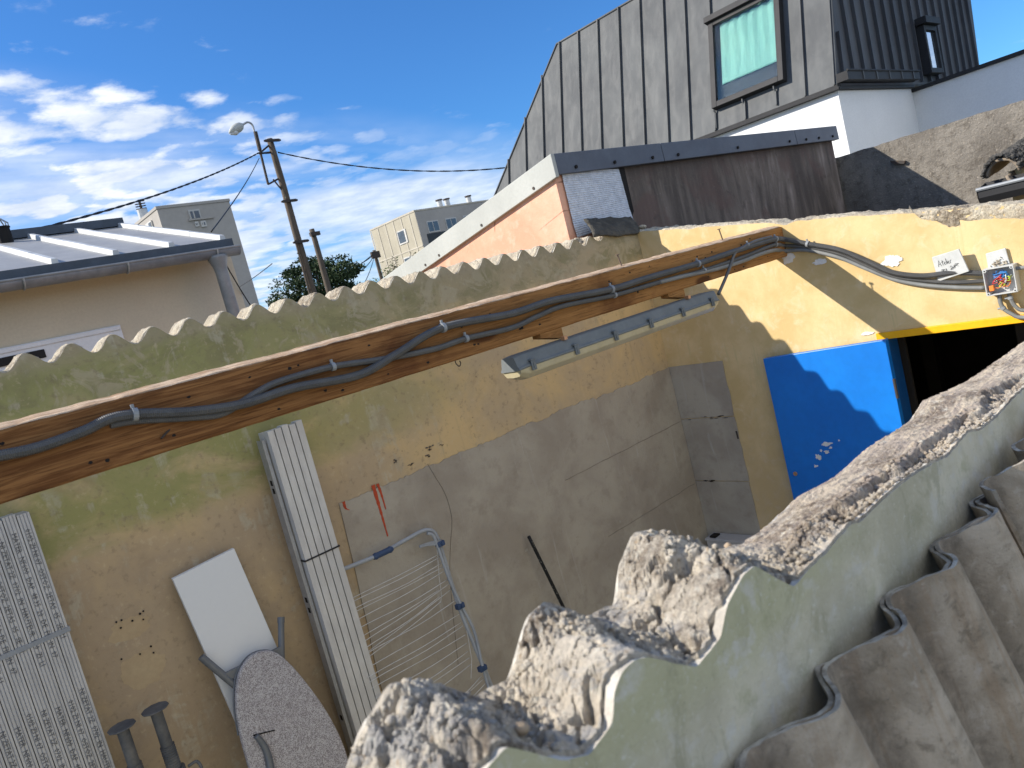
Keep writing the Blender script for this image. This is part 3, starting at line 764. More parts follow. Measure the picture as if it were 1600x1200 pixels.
o = crumbs.build('mortar_crumb', M['crest_c'], wc, smooth=True); o['kind'] = 'stuff'
stone_mat = simple('small tan stone', (.42, .31, .20), (.34, .27, .20), 60, .8, bump=.3)
for i, (x, t, r) in enumerate(((.345, .25, .0065), (.82, .93, .0055), (.36, .18, .007))):
    y = YC0+(YC1-YC0)*t; m = MB(); pebble(m, (x, y, bumpC(x, y, t)+r*.5), r, i+70)
    o = m.build('pebble', stone_mat, smooth=True)
    tag(o, ('rounded tan pebble on the nearest mortar hump at the bottom of the picture', 'small brown stone at the inner edge of the near wall top', 'tiny tan stone at the outer lip of the nearest mortar hump')[i], 'stone')

# ------------------------------------------------------------------ old roof sheets leaning on the near wall
DN = Vector((.098, -.23, -.966)).normalized(); NN = Vector((0, -.966, .23)).normalized()
def sheet(x0, x1, off, zt, amp, phase, skew, label, seed):
    step = WL/28; n = int((x1-x0)/step); L = (zt-GZ-.02)/-DN.z
    def surf(x, s, o):
        c = math.cos(2*math.pi*(x-phase)/WL)
        p = Vector((x, YC0-.001, zt)) + NN*(off + amp - amp*c*1.0 + o) + DN*s
        p += Vector((0, 0, skew*(x-x0)))
        p += NN*(.0016*fbm(x*9, s*5, seed, 3) + .0006*fbm(x*60, s*60, seed, 3))
        if s < .05: p += DN*(.006*fbm(x*24, seed, 0, 5) - .010*max(0, fbm(x*9, seed, 3, 3)))*(1-s/.05)
        return p
    ss = [0, .004, .012, .025, .05] + [.05+(L-.05)*k/26 for k in range(1, 27)]
    xs = [x0+(x1-x0)*i/n for i in range(n+1)]
    mb = MB(); T = .0065
    F = [[surf(x, s, T) for x in xs] for s in ss]; B = [[surf(x, s, 0) for x in xs] for s in ss]
    mb.grid(F); mb.grid(B[::-1]); mb.grid([B[0], F[0]], 1); mb.grid([F[-1], B[-1]])
    mb.grid([[r[0] for r in F], [r[0] for r in B]]); mb.grid([[r[-1] for r in B], [r[-1] for r in F]])
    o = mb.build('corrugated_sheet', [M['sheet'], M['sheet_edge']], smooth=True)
    m = o.modifiers.new('edge', 'EDGE_SPLIT'); m.split_angle = R(50)
    tag(o, label, 'roof sheet', 'old roof sheets leaning on the near wall')
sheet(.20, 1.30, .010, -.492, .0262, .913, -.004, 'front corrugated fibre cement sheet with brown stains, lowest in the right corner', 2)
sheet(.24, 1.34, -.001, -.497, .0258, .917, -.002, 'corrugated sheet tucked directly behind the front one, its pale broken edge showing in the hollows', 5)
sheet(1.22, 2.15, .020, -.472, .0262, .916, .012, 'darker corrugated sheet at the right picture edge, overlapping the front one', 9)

# ------------------------------------------------------------------ timber beam
bt = thing('timber_beam', (1.6, YB+.03, -.16), 'long brown timber beam crossing the open shed, pale sawn upper edge', 'beam')
m = MB(); nb = 260; rows = []
BX0, BX1 = -1.0, XB+.02
for i in range(nb+1):
    x = BX0+(BX1-BX0)*i/nb
    e = .0018*fbm(x*11, 0, 0, 4); e2 = .0015*fbm(x*9, 4, 0, 4)
    rows.append([(x, YB+.004, -.155+e2), (x, YB, -.150+e2), (x, YB, -.014+e), (x, YB+.003, -.009+e), (x, YB+.066, -.155), (x, YB+.066, .003)])
m.grid([[r[0], r[1]] for r in rows]); m.grid([[r[1], r[2]] for r in rows]); m.grid([[r[2], r[3]] for r in rows])
m.grid([[r[5], r[4]] for r in rows]); m.grid([[r[4], r[0]] for r in rows])
m.add([rows[0][k] for k in (0, 1, 2, 3, 5, 4)], [(0, 1, 2, 3, 4, 5)]); m.add([rows[-1][k] for k in (0, 1, 2, 3, 5, 4)], [(5, 4, 3, 2, 1, 0)])
m.grid([[r[3], r[5]] for r in rows])
m.build('timber', M['wood'], bt)
m = MB(); rows = []
for i in range(900):
    x = BX0+(BX1-BX0-.03)*i/899; e = .0018*fbm(x*11, 0, 0, 4); q = .003*fbm(x*30, 0, 5, 5)
    hh = .0010+.0028*fbm(x*5, 7, 7, 4)+.0015*fbm(x*22, 1, 7, 4)
    rows.append([(x, YB+.0034, -.0085+e+q*.4), (x, YB+.006, -.0065+e+hh*.6), (x, YB+.03, -.001+hh), (x, YB+.064, .0038+hh)])
m.grid(rows); m.build('sawn_edge', M['sawn'], bt)
for i, (px, h) in enumerate((((1129, 374), .045), ((970, 410), .04))):
    b = Q(px, 'y', YB+.03); t = Vector((b.x-.004, b.y+.004, .004+h)); m = MB(); m.bar((b.x, b.y, -.0), t, .0028, 8); m.tube([t, t+Vector((0, 0, .003))], .0085, 10); m.build('nail', M['nail'], bt)
c = Q((712, 566), 'y', YB+.02); m = MB(); m.tube(smooth_path([(c.x, c.y, -.15), (c.x, c.y, -.165), (c.x+.010, c.y, -.176), (c.x+.018, c.y, -.168), (c.x+.016, c.y, -.160)], 5), .0018, 7); m.build('screw_hook', M['iron'], bt)
c = Q((262, 676), 'y', YB); m = MB(); m.bar((c.x-.02, YB-.008, c.z-.008), (c.x+.012, YB+.004, c.z+.008), .0025, 7); m.build('nail', M['iron'], bt)

bh = MB(); rb = random.Random(21)
for i in range(46):
    x = rb.uniform(-.2, 3.4); z = rb.choice((-.035, -.05, -.115, -.13))+rb.uniform(-.012, .012); q_ = rb.uniform(.0022, .0045)
    bh.prism([(a, YB-.0006, b) for a, b in blob(x, z, q_*1.5, q_, 10, .4, i)], (0, .0005, 0))
bh.build('nail_hole', M['black'], bt)['kind'] = 'stuff'

def onB(p, off): return Q(p, 'y', YB-off)
def onW(p, off): return Q(p, 'x', XB-off)
def conduit(pts, r, label, ribs=True, mat='conduit', clips=(), pitch=.0042):
    path = smooth_path(pts, 14)
    c0 = path[len(path)//2]
    t = thing('conduit', c0, label, 'conduit', 'grey electrical conduits')
    m = MB()
    if ribs: ribbed(m, path, r, pitch)
    else: m.tube(resample(path, .012), r, 10)
    m.build('pipe', M[mat], t, smooth=False if ribs else True)
    for q in clips:
        p = min(path, key=lambda v: (v-q).length); i = path.index(p); d = (path[min(i+1, len(path)-1)]-path[max(i-1, 0)]).normalized()
        k = MB(); k.tube([p-d*.0055, p+d*.0055], r*1.22, 14); up = Vector((0, 0, 1)) if abs(d.z) < .8 else Vector((0, 1, 0))
        k.bar(p+up*r*1.1+d*0, p+up*(r+.011), .0042, 8); k.build('clip', M['clip'], t, smooth=False)
    return path
pa = [(-160, 736), (-60, 722), (0, 712), (60, 699), (130, 674), (170, 655), (215, 647), (300, 643), (380, 631), (460, 606), (560, 586), (620, 553), (692, 512), (800, 490), (862, 470), (955, 452), (1010, 435), (1090, 412), (1150, 392), (1205, 375)]
wallA = [(1226, 374), (1262, 381), (1310, 390), (1352, 407), (1392, 425), (1440, 431), (1490, 426), (1535, 427)]
wallB_ = [(1226, 384), (1262, 386), (1310, 396), (1352, 414), (1392, 431), (1440, 438), (1490, 441), (1538, 439)]
wallC_ = [(1226, 392), (1262, 391), (1310, 402), (1352, 419), (1395, 436), (1440, 445), (1490, 449), (1542, 450)]
conduit([onB(p, .020) for p in pa] + [onW(p, .026) for p in wallA], .0125, 'thickest ribbed grey conduit snaking along the beam, topmost of three on the wall', clips=[onB(p, .02) for p in ((212, 650), (692, 512), (957, 452), (1092, 412), (1212, 372))]+[onW((1262, 382), .026)])
pb_ = [(172, 664), (215, 657), (300, 652), (350, 645), (400, 614), (440, 595), (520, 573), (600, 561), (680, 545), (728, 529), (800, 512), (840, 494), (880, 478), (960, 461), (1030, 441), (1095, 424), (1160, 402), (1208, 383)]
conduit([onB(p, .012) for p in pb_] + [onW(p, .014) for p in wallB_], .0095, 'thinner grey conduit crossing behind the thick one, middle of three on the wall', clips=[onB(p, .012) for p in ((520, 573), (728, 530), (962, 460), (1098, 424), (1212, 383))])
pc_ = [(1030, 441), (1070, 431), (1120, 420), (1160, 408), (1185, 398), (1210, 391)]
conduit([onB(p, .012) for p in pc_] + [onW(p, .014) for p in wallC_], .0095, 'lowest of the three grey conduits between the beam end and the junction box', ribs=False, mat='conduit_l')
conduit([onB(p, .024) for p in ((1205, 370), (1180, 377), (1158, 388), (1148, 396), (1141, 416), (1133, 436), (1126, 452), (1122, 461))], .0070, 'short grey conduit dropping from the beam to the end of the strip lamp', ribs=False, clips=[onB((1168, 384), .024)])
conduit([onW(p, .028) for p in ((1561, 458), (1563, 472), (1568, 482), (1580, 490), (1596, 496), (1640, 492))], .0085, 'grey conduit leaving the junction box bottom, left of the pair bending right', ribs=False, mat='conduit_l', clips=[onW((1568, 481), .028)])
conduit([onW(p, .030) for p in ((1576, 456), (1579, 466), (1586, 478), (1600, 485), (1640, 480))], .0085, 'grey conduit leaving the junction box bottom, right of the pair bending right', mat='conduit_l', clips=[onW((1577, 466), .03)])
conduit([onW(p, .028) for p in ((1582, 420), (1600, 418), (1650, 412))], .0080, 'grey conduit leaving the junction box sideways at the right picture edge', ribs=False, mat='conduit_l')

# ------------------------------------------------------------------ strip lamp
YF = YB-.045
fa, fb = Q((806, 556), 'y', YF), Q((1120, 452), 'y', YF)
zt = (fa.z+fb.z)/2
lp = thing('strip_lamp', ((fa.x+fb.x)/2, YF+.03, zt), 'long grey fluorescent strip lamp with clear cover hanging under the beam', 'lamp')
def prof(x0, x1, pts, taper):
    m = MB(); rows = []
    for x, k in ((x0, taper), (x0+.035, 1), (x1-.035, 1), (x1, taper)):
        rows.append([(x, YF+.045+(p[0]-.045)*(.75+.25*k), zt+p[1]*(1 if p[1] > -.05 else k) - (1-k)*.012) for p in pts])
    n = len(pts); m.grid([r+[r[0]] for r in rows]); m.add(rows[0], [tuple(range(n))]); m.add(rows[-1], [tuple(range(n))[::-1]])
    return m
prof(fa.x, fb.x, [(.012, -.004), (.020, 0), (.070, 0), (.078, -.004), (.088, -.036), (.094, -.040), (.094, -.047), (-.004, -.047), (-.004, -.040), (.002, -.036)], .75).build('housing', M['lamp_g'], lp, bevel=.002)
prof(fa.x+.006, fb.x-.006, [(-.002, -.0475), (.092, -.0475), (.090, -.068), (.078, -.084), (.045, -.087), (.012, -.084), (.000, -.068)], .8).build('diffuser', M['diff'], lp, smooth=False, bevel=.003)
m = MB(); m.bar((fa.x+.05, YF+.045, zt-.060), (fb.x-.05, YF+.045, zt-.060), .010, 10); m.build('tube', M['w_white'], lp)
L = fb.x-fa.x
for k in range(6):
    x = fa.x+.06+(L-.12)*k/5; m = MB()
    m.box(x-.010, YF-.010, zt-.062, x+.010, YF-.0045, zt-.030); m.box(x-.010, YF-.010, zt-.030, x+.010, YF+.004, zt-.024); m.box(x-.004, YF-.013, zt-.058, x+.004, YF-.010, zt-.036)
    m.build('cover_clip', M['lamp_g'], lp, bevel=.0015)
for px in ((862, 522), (1058, 461)):
    c = Q(px, 'y', YB); m = MB()
    zb = -.155
    m.hexa([(c.x-.05, YB+.005, zb-.014), (c.x+.055, YB+.0, zt+.002), (c.x+.055, YB+.045, zt+.002), (c.x-.05, YB+.045, zb-.014)], [(c.x-.05, YB+.005, zb), (c.x+.055, YB, zb), (c.x+.055, YB+.045, zb), (c.x-.05, YB+.045, zb)])
    m.build('hanging_bracket', M['wood'], lp, bevel=.001)
    m = MB(); m.box(c.x+.012, YF+.002, zt-.002, c.x+.028, YF+.022, zt+.012); m.build('bracket_clip', M['brass'], lp, bevel=.001)

# ------------------------------------------------------------------ junction box, its lid and the old base plate
XJ = XB-.058
ja = Q((1532, 423), 'x', XJ); jb = Q((1581, 413), 'x', XJ); jc = Q((1592, 455), 'x', XJ); jd = Q((1544, 464), 'x', XJ)
Y1j, Y0j, Z1j, Z0j = (ja.y+jd.y)/2, (jb.y+jc.y)/2, (ja.z+jb.z)/2, (jc.z+jd.z)/2
jx = thing('junction_box', (XB, (Y0j+Y1j)/2, Z0j), 'open square junction box full of coloured wires on the yellow wall', 'junction box')
w = .004; m = MB()
m.box(XB-.012, Y0j, Z0j, XB-.002, Y1j, Z1j)
for a in ((XJ, Y0j, Z0j, XB-.0122, Y0j+w, Z1j), (XJ, Y1j-w, Z0j, XB-.0122, Y1j, Z1j), (XJ, Y0j+w+.0002, Z0j, XB-.0122, Y1j-w-.0002, Z0j+w), (XJ, Y0j+w+.0002, Z1j-w, XB-.0122, Y1j-w-.0002, Z1j)): m.box(*a)
m.build('box_shell', M['boxg'], jx, bevel=.001)
for yy in (Y0j+.008, Y1j-.008):
    for zz in (Z0j+.008, Z1j-.008):
        m = MB(); m.tube([(XJ-.001, yy, zz), (XB-.013, yy, zz)], .0065, 12); sb = m.build('screw_boss', M['boxg'], jx)
        m = MB(); m.tube([(XJ-.0016, yy, zz), (XJ-.0008, yy, zz)], .003, 8); m.build('screw_hole', M['black'], sb)
rw = random.Random(12)
for k, nm in enumerate(['w_blue']*6+['w_red']*4+['w_orange']*4+['w_green']*4+['w_black']*4+['w_white']*3):
    cy, cz = (Y0j+Y1j)/2, (Z0j+Z1j)/2; pts = []
    if nm == 'w_blue': cz += .016; cy -= .006
    if nm == 'w_green': cy -= .012; cz -= .006
    if nm == 'w_orange': cz -= .012
    for i in range(5):
        a = rw.uniform(0, 6.28); rr = rw.uniform(.010, .034)
        yy = min(max(cy+rr*math.cos(a), Y0j+.008), Y1j-.008); zz = min(max(cz+rr*.8*math.sin(a), Z0j+.010), Z1j-.010)
        pts.append((XJ+rw.uniform(.002, .035), yy, zz))
    m = MB(); m.tube(smooth_path(pts, 6), .0016, 6); m.build('wire', M[nm], jx, smooth=True)
m = MB(); m.box(XJ+.006, Y1j-.028, Z0j+.018, XJ+.026, Y1j-.012, Z0j+.04); m.build('wire_connector', M['w_orange'], jx, bevel=.001)

lc = [onW(p, o) for p, o in (((1456, 402), .022), ((1498, 389), .050), ((1514, 424), .046), ((1466, 440), .016))]
ld = thing('box_lid', lc[3], 'pale grey junction box lid with handwriting, hanging on the conduits by the wall', 'lid')
m = MB(); nrm = (lc[1]-lc[0]).cross(lc[3]-lc[0]).normalized()
if nrm.x > 0: nrm = -nrm
m.prism([p-nrm*.006 for p in lc], nrm*.007); m.build('lid_plate', M['boxg'], ld, bevel=.0015)
U = (lc[1]-lc[0]); V = (lc[3]-lc[0])
def lidp(u, v): return lc[0]+U*u+V*v+nrm*.0018
strokes = [  # handwriting, u to the right, v downwards
    [(.16, .44), (.21, .20), (.27, .44)], [(.18, .35), (.26, .34)],
    [(.33, .22), (.33, .42), (.36, .43)], [(.29, .30), (.37, .28)],
    [(.39, .37), (.43, .34), (.41, .31), (.38, .36), (.41, .43), (.44, .40)], [(.47, .20), (.47, .42)], [(.50, .32), (.50, .42)], [(.50, .26), (.505, .27)],
    [(.53, .37), (.57, .35), (.55, .31), (.52, .36), (.55, .43), (.58, .40)], [(.61, .43), (.61, .32), (.65, .31)],
    [(.24, .66), (.24, .58), (.28, .58), (.28, .66)], [(.31, .66), (.31, .58), (.35, .60), (.31, .63)], [(.38, .67), (.40, .57), (.42, .67)], [(.39, .63), (.42, .63)],
    [(.26, .80), (.30, .76), (.30, .84)], [(.34, .84), (.33, .77), (.37, .80), (.34, .83)], [(.40, .84), (.42, .76), (.44, .84)],
    [(.55, .58), (.60, .53), (.63, .57), (.56, .68), (.66, .66)], [(.68, .56), (.72, .55), (.73, .63), (.68, .66), (.67, .58)], [(.70, .62), (.76, .50), (.84, .50), (.77, .57), (.85, .62)], [(.55, .66), (.70, .60), (.88, .52)]]
m = MB()
for st_ in strokes: m.tube([lidp(*q) for q in st_], .0007, 4)
m.build('handwriting', M['ink'], ld)

bp = [onW(p, .004) for p in ((1541, 396), (1572, 387), (1579, 412), (1546, 424))]
ob = thing('old_box_base', bp[3], 'crusty old grey base plate with crumbling plaster above the open junction box', 'box base')
m = MB(); m.prism(bp, (-.010, 0, 0)); m.build('base_plate', M['boxg'], ob, bevel=.002)
m = MB()
for i in range(40):
    u, v = random.gauss(.55, .2), random.gauss(.68, .15)
    p = bp[0]+(bp[1]-bp[0])*u+(bp[3]-bp[0])*v; pebble(m, (p.x-.013, p.y, p.z), random.uniform(.002, .006), i)
m.build('crumbling_plaster', M['crest_a'], ob, smooth=True)['kind'] = 'stuff'

# ------------------------------------------------------------------ bundles of metal studs against the long wall
texts = [text_mesh(t, .021) for t in ('MATER  NF600  DAP  48.35  20  DE  FIL  IN  07', '0102 ZI NI 07  OSTOZ  2ETAS  05 : SE  21', 'NI ZETAT 2Z  0702  IN  HAUTEUR  E00  ZI  LI')]
for tm in texts: tm.materials.append(M['print'])
def studs(x0, n, w, yf, depth, ztop, label, mat, rows, strap, printed, tw):
    t = thing('stud_bundle', (x0+n*w/2, yf+depth, GZ), label, 'metal studs', 'bundles of metal studs leaning on the long wall')
    for rI in range(rows):
        for k in range(n):
            z1 = ztop+random.uniform(-.006, .006)-rI*.012
            xa = x0+k*w+.0012; xb = x0+(k+1)*w-.0012; ya = yf+rI*(depth+.002); s = MB()
            g1, g2, g3 = .22, .50, .78; W_ = xb-xa; e = .0022
            pr = [(xa, ya), (xa+W_*g1-.0015, ya), (xa+W_*g1, ya+e), (xa+W_*g1+.0015, ya), (xa+W_*g2-.0015, ya), (xa+W_*g2, ya+e), (xa+W_*g2+.0015, ya), (xa+W_*g3-.0015, ya), (xa+W_*g3, ya+e), (xa+W_*g3+.0015, ya), (xb, ya), (xb, ya+depth), (xa, ya+depth)] if printed else \
                 [(xa, ya), (xb-.002, ya), (xb, ya+.004), (xb, ya+depth), (xa, ya+depth)]
            s.prism([(a, b, GZ+.01) for a, b in pr], (0, 0, z1-GZ-.01)); so_ = s.build('stud', mat, t)
            if rI == 0:
                for q in range(printed if printed else 0):
                    me = texts[(k+q) % 3]; o = bpy.data.objects.new('printed_text', me); COL.objects.link(o); o.parent = so_
                    o.matrix_local = Matrix.Translation(Vector((xa+W_*.26, ya-.0012, z1-.02-.52*q-random.uniform(0, .04))) - wloc(t)) @ Matrix.Rotation(R(90), 4, 'Y') @ Matrix.Rotation(R(90), 4, 'X') 
                    o.scale = (.92, .92, 1.0)
    for z in strap:
        m = MB(); a, b = x0-.003, x0+n*w+.003; c, d = yf-.003, yf+rows*(depth+.002)+.001
        for bx in ((a, c, b, c+.0025), (a, d, b, d+.0025), (a, c+.0026, a+.0025, d-.0001), (b-.0025, c+.0026, b, d-.0001)): m.box(bx[0], bx[1], z-tw, bx[2], bx[3], z+tw)
        m.build('strap', M['ink'] if tw < .005 else M['clip'], t)
    return t
sA, sB = Q((35, 800), 'y', 2.63), Q((190, 1195), 'y', 2.63)
xr = (sA.x+sB.x)/2
studs(xr-.035*8, 8, .035, 2.63, .048, sA.z, 'wide bundle of galvanised studs covered in printed text, at the left picture edge', M['stud'], 2, (Q((90, 990), 'y', 2.63).z,), 3, .007)
sA, sB, sC, sD = Q((425, 668), 'y', 2.60), Q((478, 658), 'y', 2.60), Q((598, 1090), 'y', 2.60), Q((500, 868), 'y', 2.60)
xr = (sB.x+sC.x)/2; wst = (sB.x-sA.x)/5*1.08
studs(xr-wst*5, 5, wst, 2.612, .040, (sA.z+sB.z)/2, 'narrow bundle of dusty pale studs tied with black strap, beside the drying rack', M['stud_w'], 2, (sD.z,), 0, .003)
sl_ = thing('slotted_rail', (xr-wst*5-.012, 2.66, GZ), 'thin slotted metal rail standing against the left side of the narrow stud bundle', 'rail')
m = MB(); xx = xr-wst*5-.003; m.box(xx-.014, 2.640, GZ+.01, xx-.0115, 2.685, (sA.z+sB.z)/2-.03); m.box(xx-.0114, 2.640, GZ+.01, xx-.001, 2.643, (sA.z+sB.z)/2-.03); m.build('rail_profile', M['galv'], sl_)
m = MB()
for z in (-.43, -.46, -.88, -.92, -1.35): m.box(xx-.0148, 2.653, z-.02, xx-.0141, 2.670, z)
m.build('slot', M['black'], sl_)

# ------------------------------------------------------------------ white board, folding frame, ironing board
def lean(px, ytop, slope, ztop=-.6):   # plane leaning on the wall: y = ytop + slope*(z-ztop)
    return QP(px, (0, ytop, ztop), (0, 1, -slope))
q = [lean(p, 2.69, .10) for p in ((270, 905), (366, 857), (441, 1012), (372, 1135))]
m = MB(); TL, TRr = q[0], q[1]; dn = (q[3]-q[0]).normalized(); Lb = (GZ+.01-TL.z)/dn.z
m.prism([TL, TRr, TRr+dn*(Lb*(GZ+.01-TRr.z)/(GZ+.01-TL.z)), TL+dn*Lb], (0, .016, .0016))
o = m.build('white_board', M['panel'], bevel=.0012); tag(o, 'plain white melamine board leaning on the ochre wall behind the ironing board', 'board')
fr = thing('folding_frame', (q[2].x, 2.5, GZ), 'grey tubular folding frame in front of the white board', 'folding frame')
def L2(p, y=2.68): return lean(p, y, .16)
m = MB(); m.bar(L2((314, 1026)), L2((376, 1078)), .0125, 12); m.build('tube_leg', M['grey_tube'], fr, smooth=False, bevel=.001)
m = MB(); m.bar(L2((439, 968)), L2((440, 1035)), .0110, 12); m.tube([L2((439, 964)), L2((439, 973))], .0125, 12); m.build('tube_leg', M['grey_tube'], fr)
a, b = L2((350, 1053), 2.67), L2((440, 1010), 2.67); m = MB(); d_ = Vector((0, .004, .026)); m.prism([a, b, b-d_, a-d_], (0, .012, 0)); m.build('cross_bar', M['grey_tube'], fr, bevel=.001)
a, b = L2((360, 1062), 2.62), L2((440, 1030), 2.62)
m = MB(); e1, e2 = L2((376, 1078)), L2((440, 1035)); m.bar(e1, Vector((e1.x+.22, 2.32, GZ+.02)), .0115, 10); m.bar(e2, Vector((e2.x+.02, 2.32, GZ+.02)), .0115, 10); m.build('tube_leg', M['grey_tube'], fr)

def I(p, y=2.58): return lean(p, y, .20, -1.0)
out = [(389, 1198), (376, 1150), (369, 1105), (370, 1070), (376, 1046), (388, 1028), (404, 1018), (422, 1016), (438, 1023), (455, 1038), (476, 1062), (500, 1094), (522, 1130), (540, 1170), (552, 1215)]
P = smooth_path([I(p) for p in out], 5)
ib = thing('ironing_board', (P[0].x+.2, 2.3, GZ), 'ironing board with grey leaf patterned cover standing nose up', 'ironing board')
dn = Vector((0.02, -.196, -.98)).normalized()
lft, rgt = P[0], P[-1]
poly = [lft+dn*.9+Vector((.02, 0, 0)), lft+dn*.3] + P + [rgt+dn*.3+Vector((.03, 0, 0)), rgt+dn*.85]
nI = Vector((0, -.98, .196)).normalized()
m = MB(); m.prism(poly, -nI*.022); m.build('padded_cover', M['cover'], ib, bevel=.008)
m = MB(); m.tube([p-nI*.034+nI*.010 for p in smooth_path([I(p) for p in out[1:14]], 3)], .003, 6); m.build('board_rim', M['grey_tube'], ib)
s1, s2 = [I(p)+nI*.0015 for p in ((395, 1148), (429, 1140))]
m = MB(); m.prism([s1, s2, s2+Vector((0, 0, -.004)), s1+Vector((0, 0, -.005))], nI*.001); m.build('handle_slot', M['black'], ib)  # black strip put in for the dark inside the handle slot
m = MB(); m.tube(smooth_path([I(p)+nI*.006 for p in ((399, 1149), (410, 1163), (418, 1182), (424, 1215))], 6), [.009+.00025*k for k in range(19)], 10); m.build('folded_leg', M['grey_tube'], ib, smooth=True)

# ------------------------------------------------------------------ two adjustable steel props
def prop(pt, pb, y, label):
    a, b = Q(pt, 'y', y), Q(pb, 'y', y); x = (a.x+b.x)/2; z = a.z
    t = thing('steel_prop', (x, y, GZ), label, 'prop', 'adjustable steel props in the lower left corner')
    m = MB(); m.tube([(x, y, z), (x, y, z+.005)], .040, 10); m.build('head_plate', M['prop'], t, bevel=.002)
    m = MB(); m.tube([(x, y, z-.0005), (x, y, z-.12)], .0175, 20); m.build('inner_tube', M['prop'], t, smooth=False)
    m = MB(); pth = [(x, y, z-.12-.002*i) for i in range(50)]; m.tube(pth, [.0215 if i % 4 < 2 else .0195 for i in range(50)], 20); m.build('threaded_tube', M['prop'], t)
    m = MB(); m.tube([(x, y, z-.198), (x, y, z-.238)], .030, 22); m.tube(smooth_path([(x+.036, y-.01, z-.21), (x+.060, y-.025, z-.205), (x+.062, y-.035, z-.235), (x+.035, y-.02, z-.232)], 5), .005, 8); m.build('collar_nut', M['prop'], t, bevel=.003)
    m = MB(); m.tube([(x, y, z-.21), (x, y, GZ+.006)], .024, 20); m.box(x-.06, y-.06, GZ+.0005, x+.06, y+.06, GZ+.006); m.build('outer_tube', M['prop'], t)
prop((244, 1108), (258, 1160), 2.55, 'dirty steel prop standing nearest the ironing board, its threaded neck showing')
prop((192, 1136), (203, 1180), 2.55, 'dirty steel prop between the wide stud bundle and its taller looking twin')

# ------------------------------------------------------------------ drying rack
def D(p, y=2.69): return lean(p, y, .12, -.8)
dk = thing('drying_rack', (1.6, 2.55, GZ), 'folded white clothes drying rack with blue joints leaning on the grey cement', 'drying rack')
fr1 = smooth_path([D(p) for p in ((500, 903), (550, 884), (595, 865), (640, 840), (662, 829), (676, 830), (684, 842), (692, 866), (716, 944), (742, 1010), (767, 1070), (800, 1160))], 8)
m = MB(); m.tube(fr1, .0085, 10); m.build('outer_frame', M['rack'], dk, smooth=True)
fr2 = smooth_path([D(p)+Vector((0, -.012, 0)) for p in ((665, 833), (674, 836), (680, 850), (700, 906), (718, 945), (738, 985), (752, 1043), (775, 1120))], 8)
m = MB(); m.tube(fr2, .0065, 10); m.build('inner_frame', M['rack'], dk, smooth=True)
a, b = D((583, 871)), D((613, 857)); dd = (b-a).normalized()
m = MB(); m.tube([a, a+dd*.012, a+dd*.02, b-dd*.02, b-dd*.012, b], [.010, .0145, .0125, .0125, .0145, .010], 12); m.build('sleeve', M['blue_p'], dk, smooth=False)
for p in ((686, 849), (717, 946), (752, 1043)):
    c = D(p)+Vector((0, -.008, 0)); m = MB(); m.box(c.x-.020, c.y-.013, c.z-.011, c.x+.017, c.y+.012, c.z+.011); m.tube([c+Vector((.004, -.013, 0)), c+Vector((.004, -.019, 0))], .009, 10); m.build('joint', M['blue_p'], dk, bevel=.003)
a = [D(p)+Vector((0, -.015, 0)) for p in ((652, 852), (662, 848), (674, 845), (686, 842), (688, 850), (676, 852), (664, 853), (653, 856))]
m = MB(); m.prism(a, (0, .004, 0)); m.build('hook_plate', M['clip'], dk, bevel=.001)
m = MB(); m.tube([D(p) for p in ((683, 858), (686, 900), (690, 932), (688, 942))], .0014, 5); m.build('end_wire', M['line'], dk)
m = MB(); m.tube([D(p) for p in ((724, 958), (732, 1000), (737, 1030), (736, 1060))], .0014, 5); m.build('end_wire', M['line'], dk)
lines = [((686, 866), (563, 926)), ((688, 870), (563, 931)), ((690, 880), (567, 940)), ((692, 886), (570, 946)), ((696, 891), (571, 958)), ((700, 905), (574, 970)), ((686, 922), (577, 985)), ((702, 912), (578, 992)), ((687, 932), (580, 1001)), ((706, 920), (583, 1009)), ((689, 940), (585, 1015)), ((712, 938), (590, 1006)),
         ((717, 960), (593, 1030)), ((720, 973), (596, 1042)), ((723, 978), (598, 1048)), ((727, 992), (603, 1060)), ((729, 1005), (608, 1074)), ((731, 1018), (615, 1088)), ((733, 1028), (625, 1095)), ((736, 1038), (640, 1100)), ((752, 1056), (700, 1096)), ((756, 1060), (705, 1100)), ((760, 1066), (712, 1104))]
for k, (p, r_) in enumerate(lines):
    a, b = D(p), D(r_)+Vector((0, -.015-.006*(k % 3), 0)); c = (a+b)/2+Vector((0, -.002, -.002-.003*(k % 3)))
    m = MB(); m.tube(smooth_path([a, c, b, b+(b-a)*.2], 4), .0016, 5); m.build('drying_line', M['line'], dk, smooth=True)

# ------------------------------------------------------------------ black stick, white crate
a, b = lean((826, 838), 2.70, .10, -1.1), lean((880, 948), 2.70, .10, -1.1); dn = (b-a).normalized()
m = MB(); pth = [a+dn*.05*k for k in range(int((GZ+.01-a.z)/dn.z/.05)+1)]; m.tube(pth, .0085, 10); o = m.build('paint_stick', M['speck'], smooth=True)
tag(o, 'black stick specked with pale paint leaning on the grey cement wall', 'stick')
ca, cb = Q((1103, 841), 'x', XB-.10), Q((1152, 845), 'x', XB-.10)
M['crate'] = simple('shaded white plastic', (.50, .49, .48), (.45, .44, .43), 4, .6)
hb = thing('white_crate', (XB-.05, 2.5, GZ), 'white slatted box standing in the far corner of the shed', 'box')
m = MB(); m.box(XB-.10, 2.10, GZ+.01, XB-.012, ca.y, ca.z-.014); m.build('crate_body', M['crate'], hb, bevel=.003)
m = MB(); m.box(XB-.108, 2.095, ca.z-.012, XB-.010, ca.y+.004, ca.z); m.build('crate_top', M['crate'], hb, bevel=.002)
m = MB(); m.box(XB-.09, ca.y-.06, ca.z+.0005, XB-.04, ca.y-.02, ca.z+.012); m.build('latch', M['black'], hb, bevel=.002)

